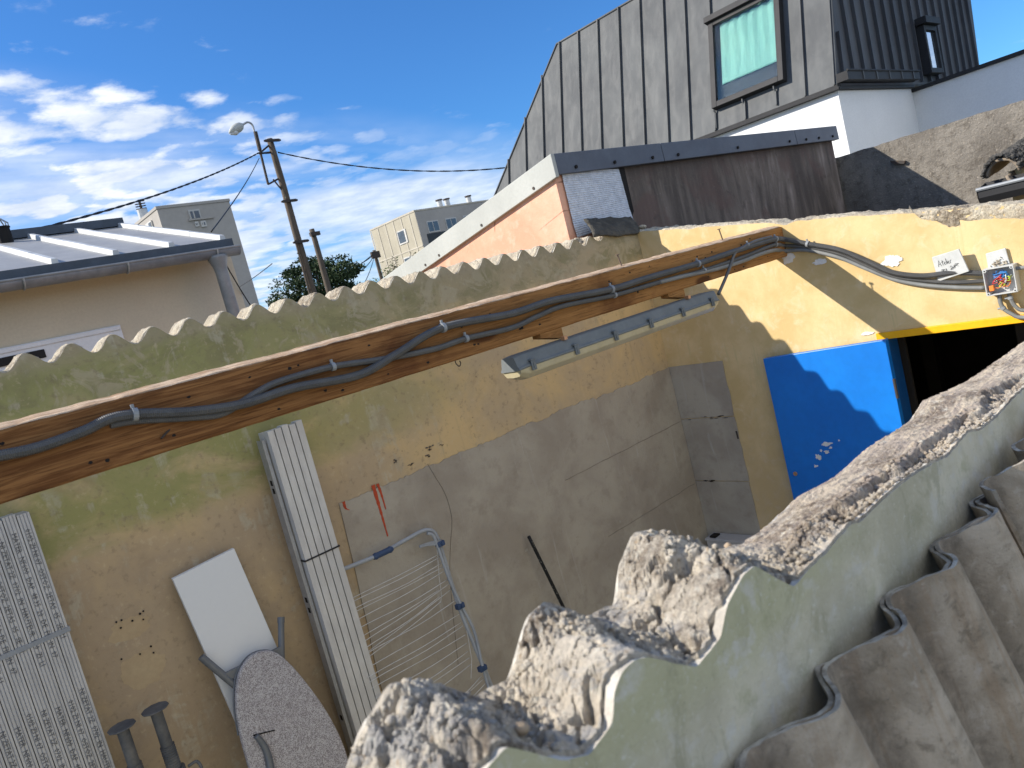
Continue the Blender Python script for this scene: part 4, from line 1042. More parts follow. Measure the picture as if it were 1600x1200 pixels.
# ------------------------------------------------------------------ pink house with rake board, foil and stained side
XP, YS = 3.19, 2.90
pk = thing('pink_house', (5.0, 4.0, GZ), 'salmon pink rendered lean-to with pale rake board and dark stained side wall', 'house')
rt, rb_ = Q((866, 243), 'x', XP), Q((612, 430), 'x', XP)
sl2 = (rt.z-rb_.z)/(rt.y-rb_.y); zk = lambda y: rt.z+sl2*(y-rt.y)
XS = 6.65; YE = 5.6
m = MB(); wy = [YS, YE]
m.prism([(XP, YS, GZ), (XP, YE, GZ), (XP, YE, zk(YE)-.06), (XP, YS+.001, zk(YS)-.06)], (.2, 0, 0)); m.build('gable_wall', M['pink'], pk)
zs_ = [(3.40+(XS-3.40)*i/40) for i in range(41)]
m = MB(); rows0 = [(x, YS+.012, GZ) for x in zs_]; rows1 = [(x, YS+.012, rt.z-.03) for x in zs_]; m.prism(rows0+rows1[::-1], (0, .15, 0)); m.build('stained_wall', M['stained'], pk)
m = MB(); m.hexa([(XP+.2, YS+.17, zk(YS)-.08), (XS, YS+.17, zk(YS)-.08), (XS, YE, zk(YE)-.08), (XP+.2, YE, zk(YE)-.08)], [(XP+.2, YS+.17, zk(YS)-.02), (XS, YS+.17, zk(YS)-.02), (XS, YE, zk(YE)-.02), (XP+.2, YE, zk(YE)-.02)]); m.build('roof_deck', M['coping'], pk)
m = MB(); T = .115
y0_, y1_ = YS-.034, YE; m.hexa([(XP-.025, y0_, zk(y0_)-T), (XP+.002, y0_, zk(y0_)-T), (XP+.002, y1_, zk(y1_)-T), (XP-.025, y1_, zk(y1_)-T)], [(XP-.025, y0_, zk(y0_)+.012), (XP+.002, y0_, zk(y0_)+.012), (XP+.002, y1_, zk(y1_)+.012), (XP-.025, y1_, zk(y1_)+.012)])
m.build('rake_board', M['rake'], pk, bevel=.003)
for y in (3.05, 3.55, 4.03, 4.2):
    m = MB(); m.tube([(XP-.028, y, zk(y)-T+.022), (XP-.020, y, zk(y)-T+.022)], .009, 10); m.build('screw', M['iron'], pk)
xs3 = [XP+.003, 4.18, 4.185, 5.95, 5.955, XS+.05]
for k in (0, 2, 4):
    m = MB(); zt_ = lambda x: rt.z+.012 + .01*(x-XP)/3.4
    m.hexa([(xs3[k], YS-.032, zt_(xs3[k])-.115), (xs3[k+1], YS-.032, zt_(xs3[k+1])-.115), (xs3[k+1], YS+.02, zt_(xs3[k+1])-.115), (xs3[k], YS+.02, zt_(xs3[k])-.115)],
           [(xs3[k], YS-.028, zt_(xs3[k])), (xs3[k+1], YS-.028, zt_(xs3[k+1])), (xs3[k+1], YS+.02, zt_(xs3[k+1])), (xs3[k], YS+.02, zt_(xs3[k]))])
    cp = m.build('coping', M['coping'], pk, bevel=.003)
    for x in (xs3[k]+.15, (xs3[k]+xs3[k+1])/2, xs3[k+1]-.12):
        m = MB(); m.tube([(x, YS-.040, zt_(x)-.085), (x, YS-.031, zt_(x)-.085)], .010, 10); m.build('screw', M['black'], cp)
# insulating foil sheet on the return, its dark gap and the crumpled foot
yF = YS-.006
fq = [Q(p, 'y', yF) for p in ((876, 268), (966, 264), (988, 345), (900, 372))]
m = MB(); rows = []
for i in range(130):
    a = fq[0].lerp(fq[3], i/129); b = fq[1].lerp(fq[2], i/129)
    rows.append([a.lerp(b, j/50)+Vector((0, -.004-.0013*math.sin(i*1.45)-.002*fbm(i*.06, j*.2, 0, 3)-.03*max(0, i/129-.78), 0)) for j in range(51)])
m.grid(rows); m.build('foil_sheet', M['foil'], pk, smooth=True, recalc=False)
gq = [Q(p, 'y', yF) for p in ((966, 262), (975, 262), (990, 330), (986, 345))]
m = MB(); m.prism([Vector((p.x, yF-.002, p.z)) for p in gq], (0, .004, 0)); m.build('open_gap', M['black'], pk)
# curled flashing and bitumen scrap lying behind the wall top
m = MB(); rows = []
for i in range(14):
    s_ = i/13
    rows.append([Q((912+(985-912)*j/16+12*s_, 345+26*s_-4*j/16*1.0), 'y', YA+.10-.10*s_+.0*j)+Vector((0, -.02*math.sin(s_*2.5), +.010*fbm(i*.35, j*.3, 1, 4)+(.012*abs(fbm(j*.4, 3, 3, 3)) if i < 3 else 0))) for j in range(17)])
m.grid(rows); o = m.build('bitumen_scrap', M['bitumen'], smooth=True, recalc=False, origin=Q((950, 365), 'y', YA+.05))
so2 = o.modifiers.new('solid', 'SOLIDIFY'); so2.thickness = .008
tag(o, 'curled black bitumen scrap lying on the wall top below the silver foil', 'roofing scrap')
m = MB()
rr_ = random.Random(5)
for i in range(70):
    p = Q((rr_.uniform(885, 1000), 0), 'y', 1); px = rr_.choice([rr_.gauss(900, 10), rr_.gauss(985, 9), rr_.uniform(885, 1005)])
    b = Q((px, 374-.22*(px-900)), 'y', YA+.03+rr_.uniform(0, .08)); pebble(m, (b.x, b.y, .165+rr_.uniform(-.01, .03)), rr_.uniform(.006, .022), i)
o = m.build('mortar_rubble', M['crest_a'], smooth=True); tag(o, 'loose mortar rubble on the wall top below the silver foil', 'rubble', kind='stuff')

# ------------------------------------------------------------------ roughcast wall, tiled roof, gutter
XR = 6.72
zr0, zr1 = Q((1312, 245), 'x', XR), Q((1600, 156), 'x', XR)
m = MB(); n = 90; top = []
for i in range(n+1):
    y = 3.0+(-1.5-3.0)*i/n; z = zr0.z+(zr1.z-zr0.z)*(y-zr0.y)/(zr1.y-zr0.y); top.append((XR, y, z+.008*fbm(y*9, 0, 0, 4)))
m.prism([(XR, 3.0, GZ)]+top+[(XR, -1.5, GZ)], (.22, 0, 0)); o = m.build('roughcast_wall', M['roughcast']); tag(o, 'tall grey roughcast boundary wall with a diagonal shadow, behind the yellow wall', 'wall')
c = Q((1402, 252), 'x', XR-.02); m = MB(); m.prism([(XR-.03, c.y+.05, c.z+.018), (XR-.03, c.y-.06, c.z-.014), (XR-.03, c.y-.05, c.z-.035), (XR-.03, c.y+.045, c.z-.004)], (.04, 0, 0)); m.build('iron_bracket', M['iron'], o)
XT = 4.85
ga, gb = Q((1537, 309), 'x', XT), Q((1600, 291), 'x', XT)
th = thing('tiled_roof', (XT+.8, .9, GZ), 'corner of a low clay tiled roof with a mossy edge at the right picture edge', 'roof')
yv = ga.y; zg = (ga.z+gb.z)/2
m = MB(); m.prism([(XT+.13, yv-.10, GZ), (XT+.13, -1.0, GZ), (XT+.13, -1.0, zg+.10), (XT+.13, yv-.10, zg+.10)], (1.2, 0, 0)); m.build('eave_wall', M['wall_b'], th)
te = Q((1545, 250), 'x', XT+.02)
def tile_run(y, z0, r, mat, name, convex=True, l0=0, L=1.5):
    m = MB(); rows = []
    for i in range(9):
        s = l0+L*i/8; row = []
        for k in range(13):
            a = math.pi*k/12; row.append((XT+s, y+r*math.cos(a), z0+.12*s+(r*math.sin(a) if convex else -r*math.sin(a)*.7)+(.006*fbm(s*9, k*.5, y, 3))))
        rows.append(row)
    m.grid(rows); o = m.build(name, mat, th, smooth=True, recalc=False); s_ = o.modifiers.new('solid', 'SOLIDIFY'); s_.thickness = .014
z0 = te.z-.095
for j in range(3): tile_run(yv-.105, z0+.004*j, .085, M['tile'], 'tile', True, .48*j+.01, .5)
for k in range(8):
    y = yv-.10-.21*k
    for j in range(3): tile_run(y-.105, z0-.01+.012*j*0, .075, M['tile'], 'tile', False, .48*j, .5)
    for j in range(3): tile_run(y-.21, z0+.004*j, .085, M['tile'], 'tile', True, .48*j+.01, .5)
m = MB()
for i in range(1500):
    sx = rr_.uniform(-.02, .75); a = rr_.uniform(.1, math.pi-.1); rr2 = .088+rr_.uniform(0, .018)*(.5+fbm(sx*9, a, 0, 3))
    pebble(m, (XT+sx, yv-.105+rr2*math.cos(a), z0+.12*sx+.002+rr2*math.sin(a)), rr_.uniform(.005, .012), i)
m.build('moss_cushion', M['moss'], th, smooth=True)['kind'] = 'stuff'
gt = []
m = MB(); 
pr = [(XT-.10, zg+.045), (XT-.10, zg+.0), (XT-.075, zg-.035), (XT-.02, zg-.035), (XT+.02, zg+.0), (XT+.06, zg+.07)]
rows = [[(x, y, z) for x, z in pr] for y in (yv, yv-.6, -1.0)]
m.grid(rows); o = m.build('gutter', M['wframe'], th, recalc=False); s_ = o.modifiers.new('solid', 'SOLIDIFY'); s_.thickness = .004
m = MB(); m.bar((XT-.10, yv, zg+.045), (XT-.10, -1.0, zg+.045), .011, 8); m.build('gutter_bead', M['gutter'], th)
m = MB(); m.prism([(x, yv-.001, z) for x, z in pr], (0, -.004, 0)); m.build('gutter_end', M['wframe'], th)
for y in (yv-.25, yv-.75): m = MB(); m.box(XT-.115, y-.012, zg-.045, XT-.108, y+.012, zg+.06); m.box(XT-.107, y-.012, zg+.056, XT+.02, y+.012, zg+.06); m.build('gutter_bracket', M['iron'], th)

# ------------------------------------------------------------------ modern house with zinc mansard
XM = 9.5; YM = 3.979; LE = R(17.5)
U_, V_, N_ = Vector((0, 1, 0)), Vector((math.sin(LE), 0, math.cos(LE))), Vector((-math.cos(LE), 0, math.sin(LE)))
O_ = Vector((XM, YM, 1.418))
def F_(px, o=0):
    p = QP(px, O_+N_*o, N_); return p
def uv(p): d = p-O_; return d.dot(U_), d.dot(V_)
mh = thing('modern_house', (12.2, 6.5, GZ), 'modern house with grey standing seam zinc upper floor over white walls', 'house')
A_ = uv(F_((870, 62))); B_ = uv(F_((775, 300))); T_ = uv(F_((1000, 0)))
topv = (A_[1]+T_[1])/2; kL = (B_[0]-A_[0])/(B_[1]-A_[1]); botu = A_[0]+kL*(0-A_[1])
def UV(u, v, o=0): return O_+U_*u+V_*v+N_*o
# facade sheets: one panel between each pair of seams
seam_px = [((105, 820), 0), ((183, 700), 0), ((262, 600), 0), ((347, 600), 0), ((434, 600), 0), ((525, 600), 0), ((623, 600), 0), ((722, 600), 0), ((830, 600), 0), ((928, 560), 0), ((1020, 60), 1), ((1155, 0), 1), ((1440, 200), 0), ((1568, 100), 0)]
us = [uv(F_((760+.34375*a, .34375*b)))[0] for (a, b), _ in seam_px]
def vtop(u): return min(topv, (u-botu)/kL) if u > A_[0] else topv
bounds = [botu] + us + [0.0]
w_tl, w_bl, w_br = uv(F_((1103, 38), .08)), uv(F_((1117, 168), .08)), uv(F_((1225, 125), .08))
wu1, wu0 = (w_tl[0]+w_bl[0])/2, w_br[0]; wv0, wv1 = (w_bl[1]+w_br[1])/2, w_tl[1]
for i in range(len(bounds)-1):
    u1, u0 = bounds[i]-.004, bounds[i+1]+.004
    m = MB(); poly = [(u0, 0), (u1, 0), (u1, max(0.001, vtop(u1))), (u0, max(.01, vtop(u0)))]
    if u0 < A_[0] < u1: poly = [(u0, 0), (u1, 0), (u1, vtop(u1)), (A_[0], topv), (u0, topv)]
    m.prism([UV(a, b, random.uniform(-.001, .001)) for a, b in poly], -N_*.03); m.build('zinc_panel', M['zinc'], mh)
for k, u in enumerate(us):
    v0, v1 = 0.0, vtop(u)-.005; segs = [(v0, v1)]
    if wu0-.02 < u < wu1+.02: segs = [(0.0, wv0-.05), (wv1+.06, v1)]
    for a, b in segs:
        if b-a < .02: continue
        m = MB(); m.prism([UV(u-.009, a), UV(u+.009, a), UV(u+.009, b), UV(u-.009, b)], N_*.035); m.build('standing_seam', M['zinc'], mh)
# cross joints left of the window
for vv in (wv1-.02, wv1-.19):
    ua = [q for q in us if q > wu1][-1] if [q for q in us if q > wu1] else wu1+.3
    m = MB(); m.prism([UV(wu1, vv, .0015), UV(ua, vv, .0015), UV(ua, vv-.012, .0015), UV(wu1, vv-.012, .0015)], N_*.006); m.build('cross_joint', M['zinc'], mh)
# back, roof and side volume
m = MB(); zt3 = UV(0, topv).z; xtp = UV(0, topv).x
bk = 15.0
sd = [(XM+.01, 1.418), (xtp+.01, zt3-.002), (bk+.35, zt3-.002), (bk, 1.418)]
side0 = YM+.0
m.prism([(x, side0+.02, z) for x, z in sd], (0, .05, 0)); m.build('side_sheet', M['zinc_dark'], mh)
m = MB(); ul = A_[0]
m.prism([UV(.03, 0, -.04), UV(botu-.02, 0, -.04), UV(A_[0], topv-.004, -.04), UV(.03, topv-.004, -.04)], (4.4, 0, 0)); m.build('upper_volume', M['zinc_dark'], mh)
# side seams, closely spaced
ns = 17
for i in range(ns):
    x = 9.72+i*(bk-9.72)/(ns-.5)*1.0
    dx = .30*0.05
    xb_, xt_ = x, x+.06*(i/ns)+.10*(1-i/ns)
    zlo = 1.45; zhi = zt3-.01
    if xt_ < XM+(zhi-1.418)*math.tan(LE): zhi = 1.418+(x-XM-.02)/math.tan(LE)
    if zhi < zlo+.1: continue
    m = MB(); m.hexa([(xb_-.010, side0-.022, zlo), (xb_+.010, side0-.022, zlo), (xb_+.010, side0+.02, zlo), (xb_-.010, side0+.02, zlo)], [(xt_-.010, side0-.022, zhi), (xt_+.010, side0-.022, zhi), (xt_+.010, side0+.02, zhi), (xt_-.010, side0+.02, zhi)]); m.build('standing_seam', M['zinc_dark'], mh)
# left hip flashing and roof edge
m = MB(); m.tube([UV(botu, 0, .005), UV(A_[0], topv, .005), UV(-.02, topv, .005)], .018, 8); m.build('roof_edge_flashing', M['zinc'], mh)
# corner flashing
m = MB(); m.tube([UV(0, 0, .0), UV(0, topv, .0)], .020, 8); m.build('corner_flashing', M['zinc'], mh)
# drip edge under the zinc and white walls
m = MB(); m.box(XM-.07, YM-.05, 1.355, XM+.05, YM+botu+.2, 1.385); m.box(XM-.045, YM-.03, 1.386, XM+.05, YM+botu+.2, 1.416); m.build('drip_edge', M['wframe'], mh, bevel=.003)
m = MB(); m.box(XM, YM, GZ, XM+.2, YM+botu+.15, 1.353); m.build('front_wall', M['white'], mh)
XM2 = 11.84
m = MB(); m.box(XM+.201, YM, GZ, XM2, YM+.2, 1.353); m.build('side_wall', M['white'], mh)
m = MB(); m.box(XM2, -3.5, GZ, XM2+.25, YM+.2, 1.30); m.build('rear_wing_wall', M['white'], mh)
m = MB(); m.box(XM2-.035, -3.5, 1.302, XM2+.29, YM-.0, 1.352); m.build('rear_wing_coping', M['wframe'], mh, bevel=.003)
m = MB(); m.box(XM-.06, YM-.055, 1.357, XM2-.04, YM-.001, 1.387); m.build('side_drip_edge', M['wframe'], mh)
m = MB(); m.box(XM-.02, YM-.16, 1.43, XM2-.10, YM-.148, 1.53); m.box(XM-.02, YM-.147, 1.43, XM2-.10, YM-.024, 1.44); m.box(XM-.03, YM-.160, 1.43, XM-.021, YM-.024, 1.53); m.tube([(XM-.03, YM-.165, 1.535), (XM2-.10, YM-.165, 1.535)], .012, 8); m.build('box_gutter', M['wframe'], mh)
for x in (9.9, 10.3, 10.7, 11.1, 11.5): m = MB(); m.box(x-.012, YM-.170, 1.425, x+.012, YM-.1605, 1.545); m.build('gutter_bracket', M['zinc'], mh)
# big roof window
wf = MB(); D_ = .10; fw = .075
def fb_(u0, u1, v0, v1, o0, o1, mb=wf):
    mb.hexa([UV(u0, v0, o0), UV(u1, v0, o0), UV(u1, v1, o0), UV(u0, v1, o0)], [UV(u0, v0, o1), UV(u1, v0, o1), UV(u1, v1, o1), UV(u0, v1, o1)])
fb_(wu0, wu0+fw, wv0, wv1, 0, D_); fb_(wu1-fw, wu1, wv0, wv1, 0, D_); fb_(wu0+fw+.001, wu1-fw-.001, wv0, wv0+fw, 0, D_); fb_(wu0+fw+.001, wu1-fw-.001, wv1-fw, wv1, 0, D_)
wo = wf.build('roof_window', M['wframe'], mh, bevel=.004)
m = MB(); fb_(wu0-.03, wu1+.03, wv1-.02, wv1+.06, D_*.3, D_+.05, m); m.build('top_hood', M['wframe'], wo, bevel=.004)
m = MB(); fb_(wu0+fw+.002, wu1-fw-.002, wv0+fw+.002, wv1-fw-.002, D_*.70, D_*.76, m); m.build('pane', M['clear'], wo)
m = MB(); W1, W0 = wu1-fw-.06, wu0+fw+.01; vb = wv0+fw+.22
rows = []
for i in range(30):
    v = vb+(wv1-fw-vb)*i/29; rows.append([UV(W0+(W1-W0)*j/40, v, D_*.25+.010*math.sin(j*.9+.3*math.sin(i*.2))*(.3+.7*(i/29))) for j in range(41)])
m.grid(rows); o = m.build('blind', M['blind'], wo, smooth=True, recalc=False); s_ = o.modifiers.new('solid', 'SOLIDIFY'); s_.thickness = .003
m = MB(); fb_(wu0+fw+.002, wu1-fw-.002, wv0+fw+.002, wv1-fw-.002, .004, .012, m); m.build('window_reveal', M['band'], wo)
for uu in (us[-4]+.0, (us[-4]+us[-3])/2):
    pass
for a in ((1118, 172), (1163, 158), (1212, 138)):
    p = uv(F_(a)); m = MB(); m.tube([UV(p[0], p[1]+.02, .05), UV(p[0], p[1]-.02, .045), UV(p[0]-.01, p[1]-.05, .02), UV(p[0]-.01, .03, .018)], .013, 6); m.build('drain_seam', M['zinc'], wo)
# narrow side window
qa, qb, qc = Q((1443, 42), 'y', YM-.1), Q((1461, 44), 'y', YM-.1), Q((1468, 116), 'y', YM-.1)
x0w = Q((1450, 80), 'y', YM-.1).x-.02; x1w = x0w+.50; z0w, z1w = qc.z+.02, qa.z+.03
m = MB()
for bx in ((x0w, z0w, x0w+.06, z1w), (x1w-.06, z0w, x1w, z1w), (x0w+.061, z0w, x1w-.061, z0w+.07), (x0w+.061, z1w-.07, x1w-.061, z1w)): m.box(bx[0], YM-.11, bx[1], bx[2], YM+.019, bx[3])
wo2 = m.build('side_window', M['wframe'], mh, bevel=.004)
m = MB(); m.box(x0w-.05, YM-.17, z1w+.005, x1w+.03, YM-.02, z1w+.10); m.build('top_hood', M['wframe'], wo2, bevel=.005)
mir = simple('mirror glass', (.50, .58, .66), (.48, .55, .62), 1, .03, .9, bump=0, spec=1)
m = MB(); m.box(x0w+.062, YM-.075, z0w+.072, x1w-.062, YM-.068, z1w-.072); m.build('pane', mir, wo2)

# ------------------------------------------------------------------ left house with pale zinc roof
YH = 5.6
e0, e1 = Q((0, 430), 'y', YH), Q((348, 372), 'y', YH); XH1 = e1.x; ze = (e0.z+e1.z)/2
lh = thing('beige_house', (.4, YH+1.5, GZ), 'beige rendered house with a pale zinc batten roof on the left', 'house')
rp = Q((188, 354), 'x', XH1+.02); ks = (rp.z-ze)/(rp.y-YH); YR = rp.y
zR = lambda y: ze+ks*(y-YH)
XH0 = -3.5; xw = Q((378, 460), 'y', YH+.25).x
m = MB(); m.prism([(XH0, YH+.25, GZ), (xw, YH+.25, GZ), (xw, YH+.25, ze-.02), (XH0, YH+.25, ze-.02)], (0, .25, 0)); m.build('front_wall', M['beige'], lh)
m = MB(); m.prism([(xw-.25, YH+.502, GZ), (xw-.25, YR, GZ), (xw-.25, YR, zR(YR)-.12), (xw-.25, YH+.502, ze)], (.25, 0, 0)); m.build('gable_wall', M['beige'], lh)
seam_b = [90, 181, 270, 350]; xe = []
for s_ in seam_b: xe.append(Q((s_, 435-.178*s_-3), 'y', YH).x)
dxs = (xe[3]-xe[0])/3; xall = [xe[3]-dxs*k for k in range(12)]
for i in range(len(xall)-1):
    xa, xb2 = xall[i+1]+.012, xall[i]-.012
    m = MB(); rows = []
    for j in range(9):
        y = YH+(YR-YH)*j/8; rows.append([(xa, y, zR(y)), (xb2, y, zR(y))])
    m.hexa([(xa, YH, zR(YH)-.01), (xb2, YH, zR(YH)-.01), (xb2, YR, zR(YR)-.01), (xa, YR, zR(YR)-.01)], [(xa, YH, zR(YH)), (xb2, YH, zR(YH)), (xb2, YR, zR(YR)), (xa, YR, zR(YR))]); m.build('roof_sheet', M['roof_l'], lh)
for i, x in enumerate(xall):
    m = MB()
    for j in range(4):
        ya, yb2 = YH+.03+(YR-YH-.03)*j/4, YH+.03+(YR-YH-.03)*(j+1)/4-.004
        h = .036+.002*(j % 2)
        m.hexa([(x-.026, ya, zR(ya)-.008), (x+.026, ya, zR(ya)-.008), (x+.026, yb2, zR(yb2)-.008), (x-.026, yb2, zR(yb2)-.008)], [(x-.018, ya, zR(ya)+h), (x+.018, ya, zR(ya)+h), (x+.018, yb2, zR(yb2)+h), (x-.018, yb2, zR(yb2)+h)])
    m.build('roof_batten', M['batten'], lh, bevel=.004)
m = MB(); m.hexa([(XH0, YH, zR(YH)-.10), (XH1+.05, YH, zR(YH)-.10), (XH1+.05, YR, zR(YR)-.10), (XH0, YR, zR(YR)-.10)], [(XH0, YH, zR(YH)-.0115), (XH1+.05, YH, zR(YH)-.0115), (XH1+.05, YR, zR(YR)-.0115), (XH0, YR, zR(YR)-.0115)]); m.build('roof_deck', M['tile'], lh)
m = MB(); m.prism([(XH0, YH-.02, zR(YH)+.004), (XH1+.06, YH-.02, zR(YH)+.004), (XH1+.06, YH-.02, zR(YH)-.075), (XH0, YH-.02, zR(YH)-.075)], (0, .018, 0)); m.build('eave_flashing', M['roof_edge'], lh)
m = MB(); m.box(XH0, YR-.04, zR(YR)+.0, XH1+.05, YR+.06, zR(YR)+.075); m.build('ridge_flashing', M['roof_edge'], lh)
m = MB(); rows = []; zg2 = ze-.075; yg = YH-.01
for x in (XH0, XH1+.06):
    rows.append([(x, yg-.055+.055*math.cos(a), zg2-.055*math.sin(a)) for a in [math.pi*k/10 for k in range(11)]])
m.grid(rows); o = m.build('gutter', M['gutter'], lh, smooth=True, recalc=False); s_ = o.modifiers.new('solid', 'SOLIDIFY'); s_.thickness = .004
m = MB(); m.add(rows[1], [tuple(range(11))]); m.build('gutter_end', M['gutter'], lh)
m = MB(); m.bar((XH0, yg-.11, zg2), (XH1+.06, yg-.11, zg2), .009, 8); m.build('gutter_bead', M['gutter'], lh)
for i in range(8):
    x = XH1-.12-i*.62; m = MB(); m.tube([(x, yg-.055+.062*math.cos(a), zg2-.062*math.sin(a)) for a in [math.pi*k/10 for k in range(11)]], .006, 6); m.build('gutter_bracket', M['galv'], lh)
xd_ = Q((337, 395), 'y', YH-.06).x
m = MB(); m.tube([(xd_, yg-.055, zg2-.04), (xd_, yg-.055, zg2-.06), (xd_, yg-.055, zg2-.12), (xd_, yg-.055, zg2-.16), (xd_, yg-.055, GZ)], [.072, .070, .050, .045, .045], 16); m.build('downpipe', M['gutter'], lh, smooth=True)
# shutter box of the window below the parapet line
wa_, wb2 = Q((0, 545), 'y', YH+.25), Q((186, 508), 'y', YH+.25); zt4 = (wa_.z+wb2.z)/2
m = MB(); m.box(wb2.x-1.9, YH+.225, zt4-.16, wb2.x, YH+.249, zt4); m.box(wb2.x-1.9, YH+.215, zt4-.035, wb2.x-.008, YH+.224, zt4-.006); wn = m.build('window', M['pvc'], lh, bevel=.003)
wc_ = Q((65, 535), 'y', YH+.22)
m = MB(); m.box(wb2.x-1.85, YH+.212, zt4-.115, wc_.x, YH+.2245, zt4-.06); m.build('vent_slot', M['dark'], wn)
m = MB(); m.box(wb2.x-1.84, YH+.215, zt4-1.3, wb2.x-.06, YH+.2488, zt4-.17); m.build('pane', M['glass'], wn)
m = MB(); m.box(wb2.x-1.9, YH+.19, zt4-.20, wb2.x+.0, YH+.2245, zt4-.165); m.build('window_frame', M['gutter'], wn)
cpx = Q((9, 375), 'y', YR-.2)
cz_ = Q((5, 347), 'y', YR-.2).z
m = MB(); m.tube([(cpx.x, YR-.2, zR(YR-.2)-.05), (cpx.x, YR-.2, cz_-.05)], .055, 14); m.tube([(cpx.x, YR-.2, cz_-.05), (cpx.x, YR-.2, cz_-.04)], .062, 14); st4 = m.build('flue_pipe', M['black'], lh)
m = MB()
for k in range(6):
    a = k*math.pi/3; m.tube([(cpx.x+.05*math.cos(a), YR-.2+.05*math.sin(a), cz_-.05), (cpx.x+.055*math.cos(a), YR-.2+.055*math.sin(a), cz_-.01), (cpx.x+.01*math.cos(a), YR-.2+.01*math.sin(a), cz_+.03)], .006, 6)
m.build('flue_cage', M['galv'], st4)

# ------------------------------------------------------------------ apartment towers
def tower(name, corner, right, leftp, Y, mats, label, zb=GZ):
    a = Q(corner, 'y', Y); b = Q(right, 'y', Y); c = Q(leftp, 'x', a.x)
    zt = a.z; t = thing(name, ((a.x+b.x)/2, Y+8, GZ), label, 'apartment block')
    m = MB(); m.box(a.x, Y, GZ, b.x, c.y+4, zt); m.build('wall', mats[0], t)
    m = MB(); m.box(a.x-.06, Y-.06, zt+.01, b.x+.06, c.y+4.2, zt+.22); m.build('parapet', mats[1], t)
    return t, a, b, c
t1, a, b, c = tower('grey_tower', (245, 327), (358, 314), (212, 350), 60, (M['tower'], M['tower']), 'tall plain grey concrete apartment block beyond the beige house')
Y = 60
for (p, r_, pale) in (((293, 329), (315, 343), 0), ((303, 347), (311, 354), 0), ((312, 346), (323, 354), 0)):
    u, v = Q(p, 'y', Y), Q(r_, 'y', Y); m = MB(); m.box(u.x, Y-.12, v.z, v.x, Y-.005, u.z); w_ = m.build('window', M['glass_pale'], t1)
    m = MB(); mid = u.x+(v.x-u.x)*.4
    m.box(u.x+.1, Y-.15, v.z+.12, mid-.06, Y-.125, u.z-.12); m.box(mid+.06, Y-.15, v.z+.12, v.x-.1, Y-.125, u.z-.12); m.build('pane', M['glass'], w_)
u, v = Q((296, 343), 'y', Y), Q((317, 346), 'y', Y); m = MB(); m.box(u.x-.1, Y-.15, u.z-.12, u.x+1.9, Y-.005, u.z+.02); m.build('shutter_bracket', M['tower'], t1)
for r0 in range(6):
    for k in range(3):
        y = Y+1.6+k*3.0; z = c.z-1.9-r0*2.8; m = MB(); m.box(a.x-.12, y, z, a.x-.005, y+1.4, z+1.3); w_ = m.build('window', M['glass_pale'] if k != 1 else M['glass'], t1)
        m = MB(); m.box(a.x-.15, y+.1, z+.1, a.x-.125, y+.65, z+1.2); m.build('pane', M['glass'], w_)
m = MB(); cc_ = Q((222, 342), 'y', 62); m.tube([(a.x+.5, 64.5, c.z), (a.x+.5, 64.5, c.z+.9)], .40, 12); m.build('roof_cowl', M['batten'], t1)
m = MB(); m.tube([(a.x+.5, 64.5, c.z+.9), (a.x+.5, 64.5, c.z+1.7)], .10, 8)
for k in range(4):
    m.bar((a.x+.1, 64.5, c.z+.95+.2*k), (a.x+.9, 64.5, c.z+1.0+.2*k), .05, 6)
m.build('roof_antenna', M['iron'], t1)

Y = 80
t2, a, b, c = tower('beige_tower', (647, 331), (840, 303), (604, 351), Y, (M['tower_b'], M['tower_line']), 'beige concrete apartment block with dark window bands behind the pale rake board')
rt_face = MB(); rt_face.box(a.x+.02, Y-.06, GZ, b.x, Y-.004, a.z-.05); rt_face.build('front_cladding', M['tower'], t2)
for r0 in range(5):
    zt = a.z-1.7-r0*3.55
    m = MB(); m.box(a.x+1.0, Y-.15, zt-2.55, b.x, Y-.062, zt-1.35); m.build('dark_band', M['band'], t2)
    for k in range(9):
        x = a.x+1.4+k*3.1; m = MB(); m.box(x, Y-.14, zt-1.25, x+1.9, Y-.062, zt+.25); w_ = m.build('window', M['glass_pale'], t2)
        m = MB(); m.box(x+.12, Y-.17, zt-1.1, x+.88, Y-.145, zt+.1); m.box(x+1.0, Y-.17, zt-1.1, x+1.78, Y-.145, zt+.1); m.build('pane', M['glass'], w_)
    y = Y+(c.y-Y)*.42; m = MB(); m.box(a.x-.10, y, zt-1.6, a.x-.004, y+2.0, zt+.2); w_ = m.build('window', M['glass_pale'], t2)
    m = MB(); m.box(a.x-.13, y+.35, zt-1.4, a.x-.105, y+1.8, zt+.05); m.build('pane', M['glass'], w_)
    m = MB(); m.box(a.x-.05, Y, zt-2.75, a.x-.003, c.y+4, zt-2.6); m.build('floor_line', M['tower_line'], t2)
for k in range(6): m = MB(); y = Y+1.2+k*1.9; m.box(a.x-.06, y, GZ, a.x-.003, y+.18, a.z-.02); m.build('panel_joint', M['tower_line'], t2)
for px in (688, 700, 735): p = Q((px, 322), 'y', Y+3); m = MB(); m.tube([(p.x, Y+3, a.z+.3), (p.x, Y+3, a.z+1.45)], .38, 12); o = m.build('roof_cowl', M['batten'], t2); m = MB(); m.tube([(p.x, Y+3, a.z+1.5), (p.x, Y+3, a.z+1.65)], .50, 12); m.build('cowl_cap', M['iron'], o)

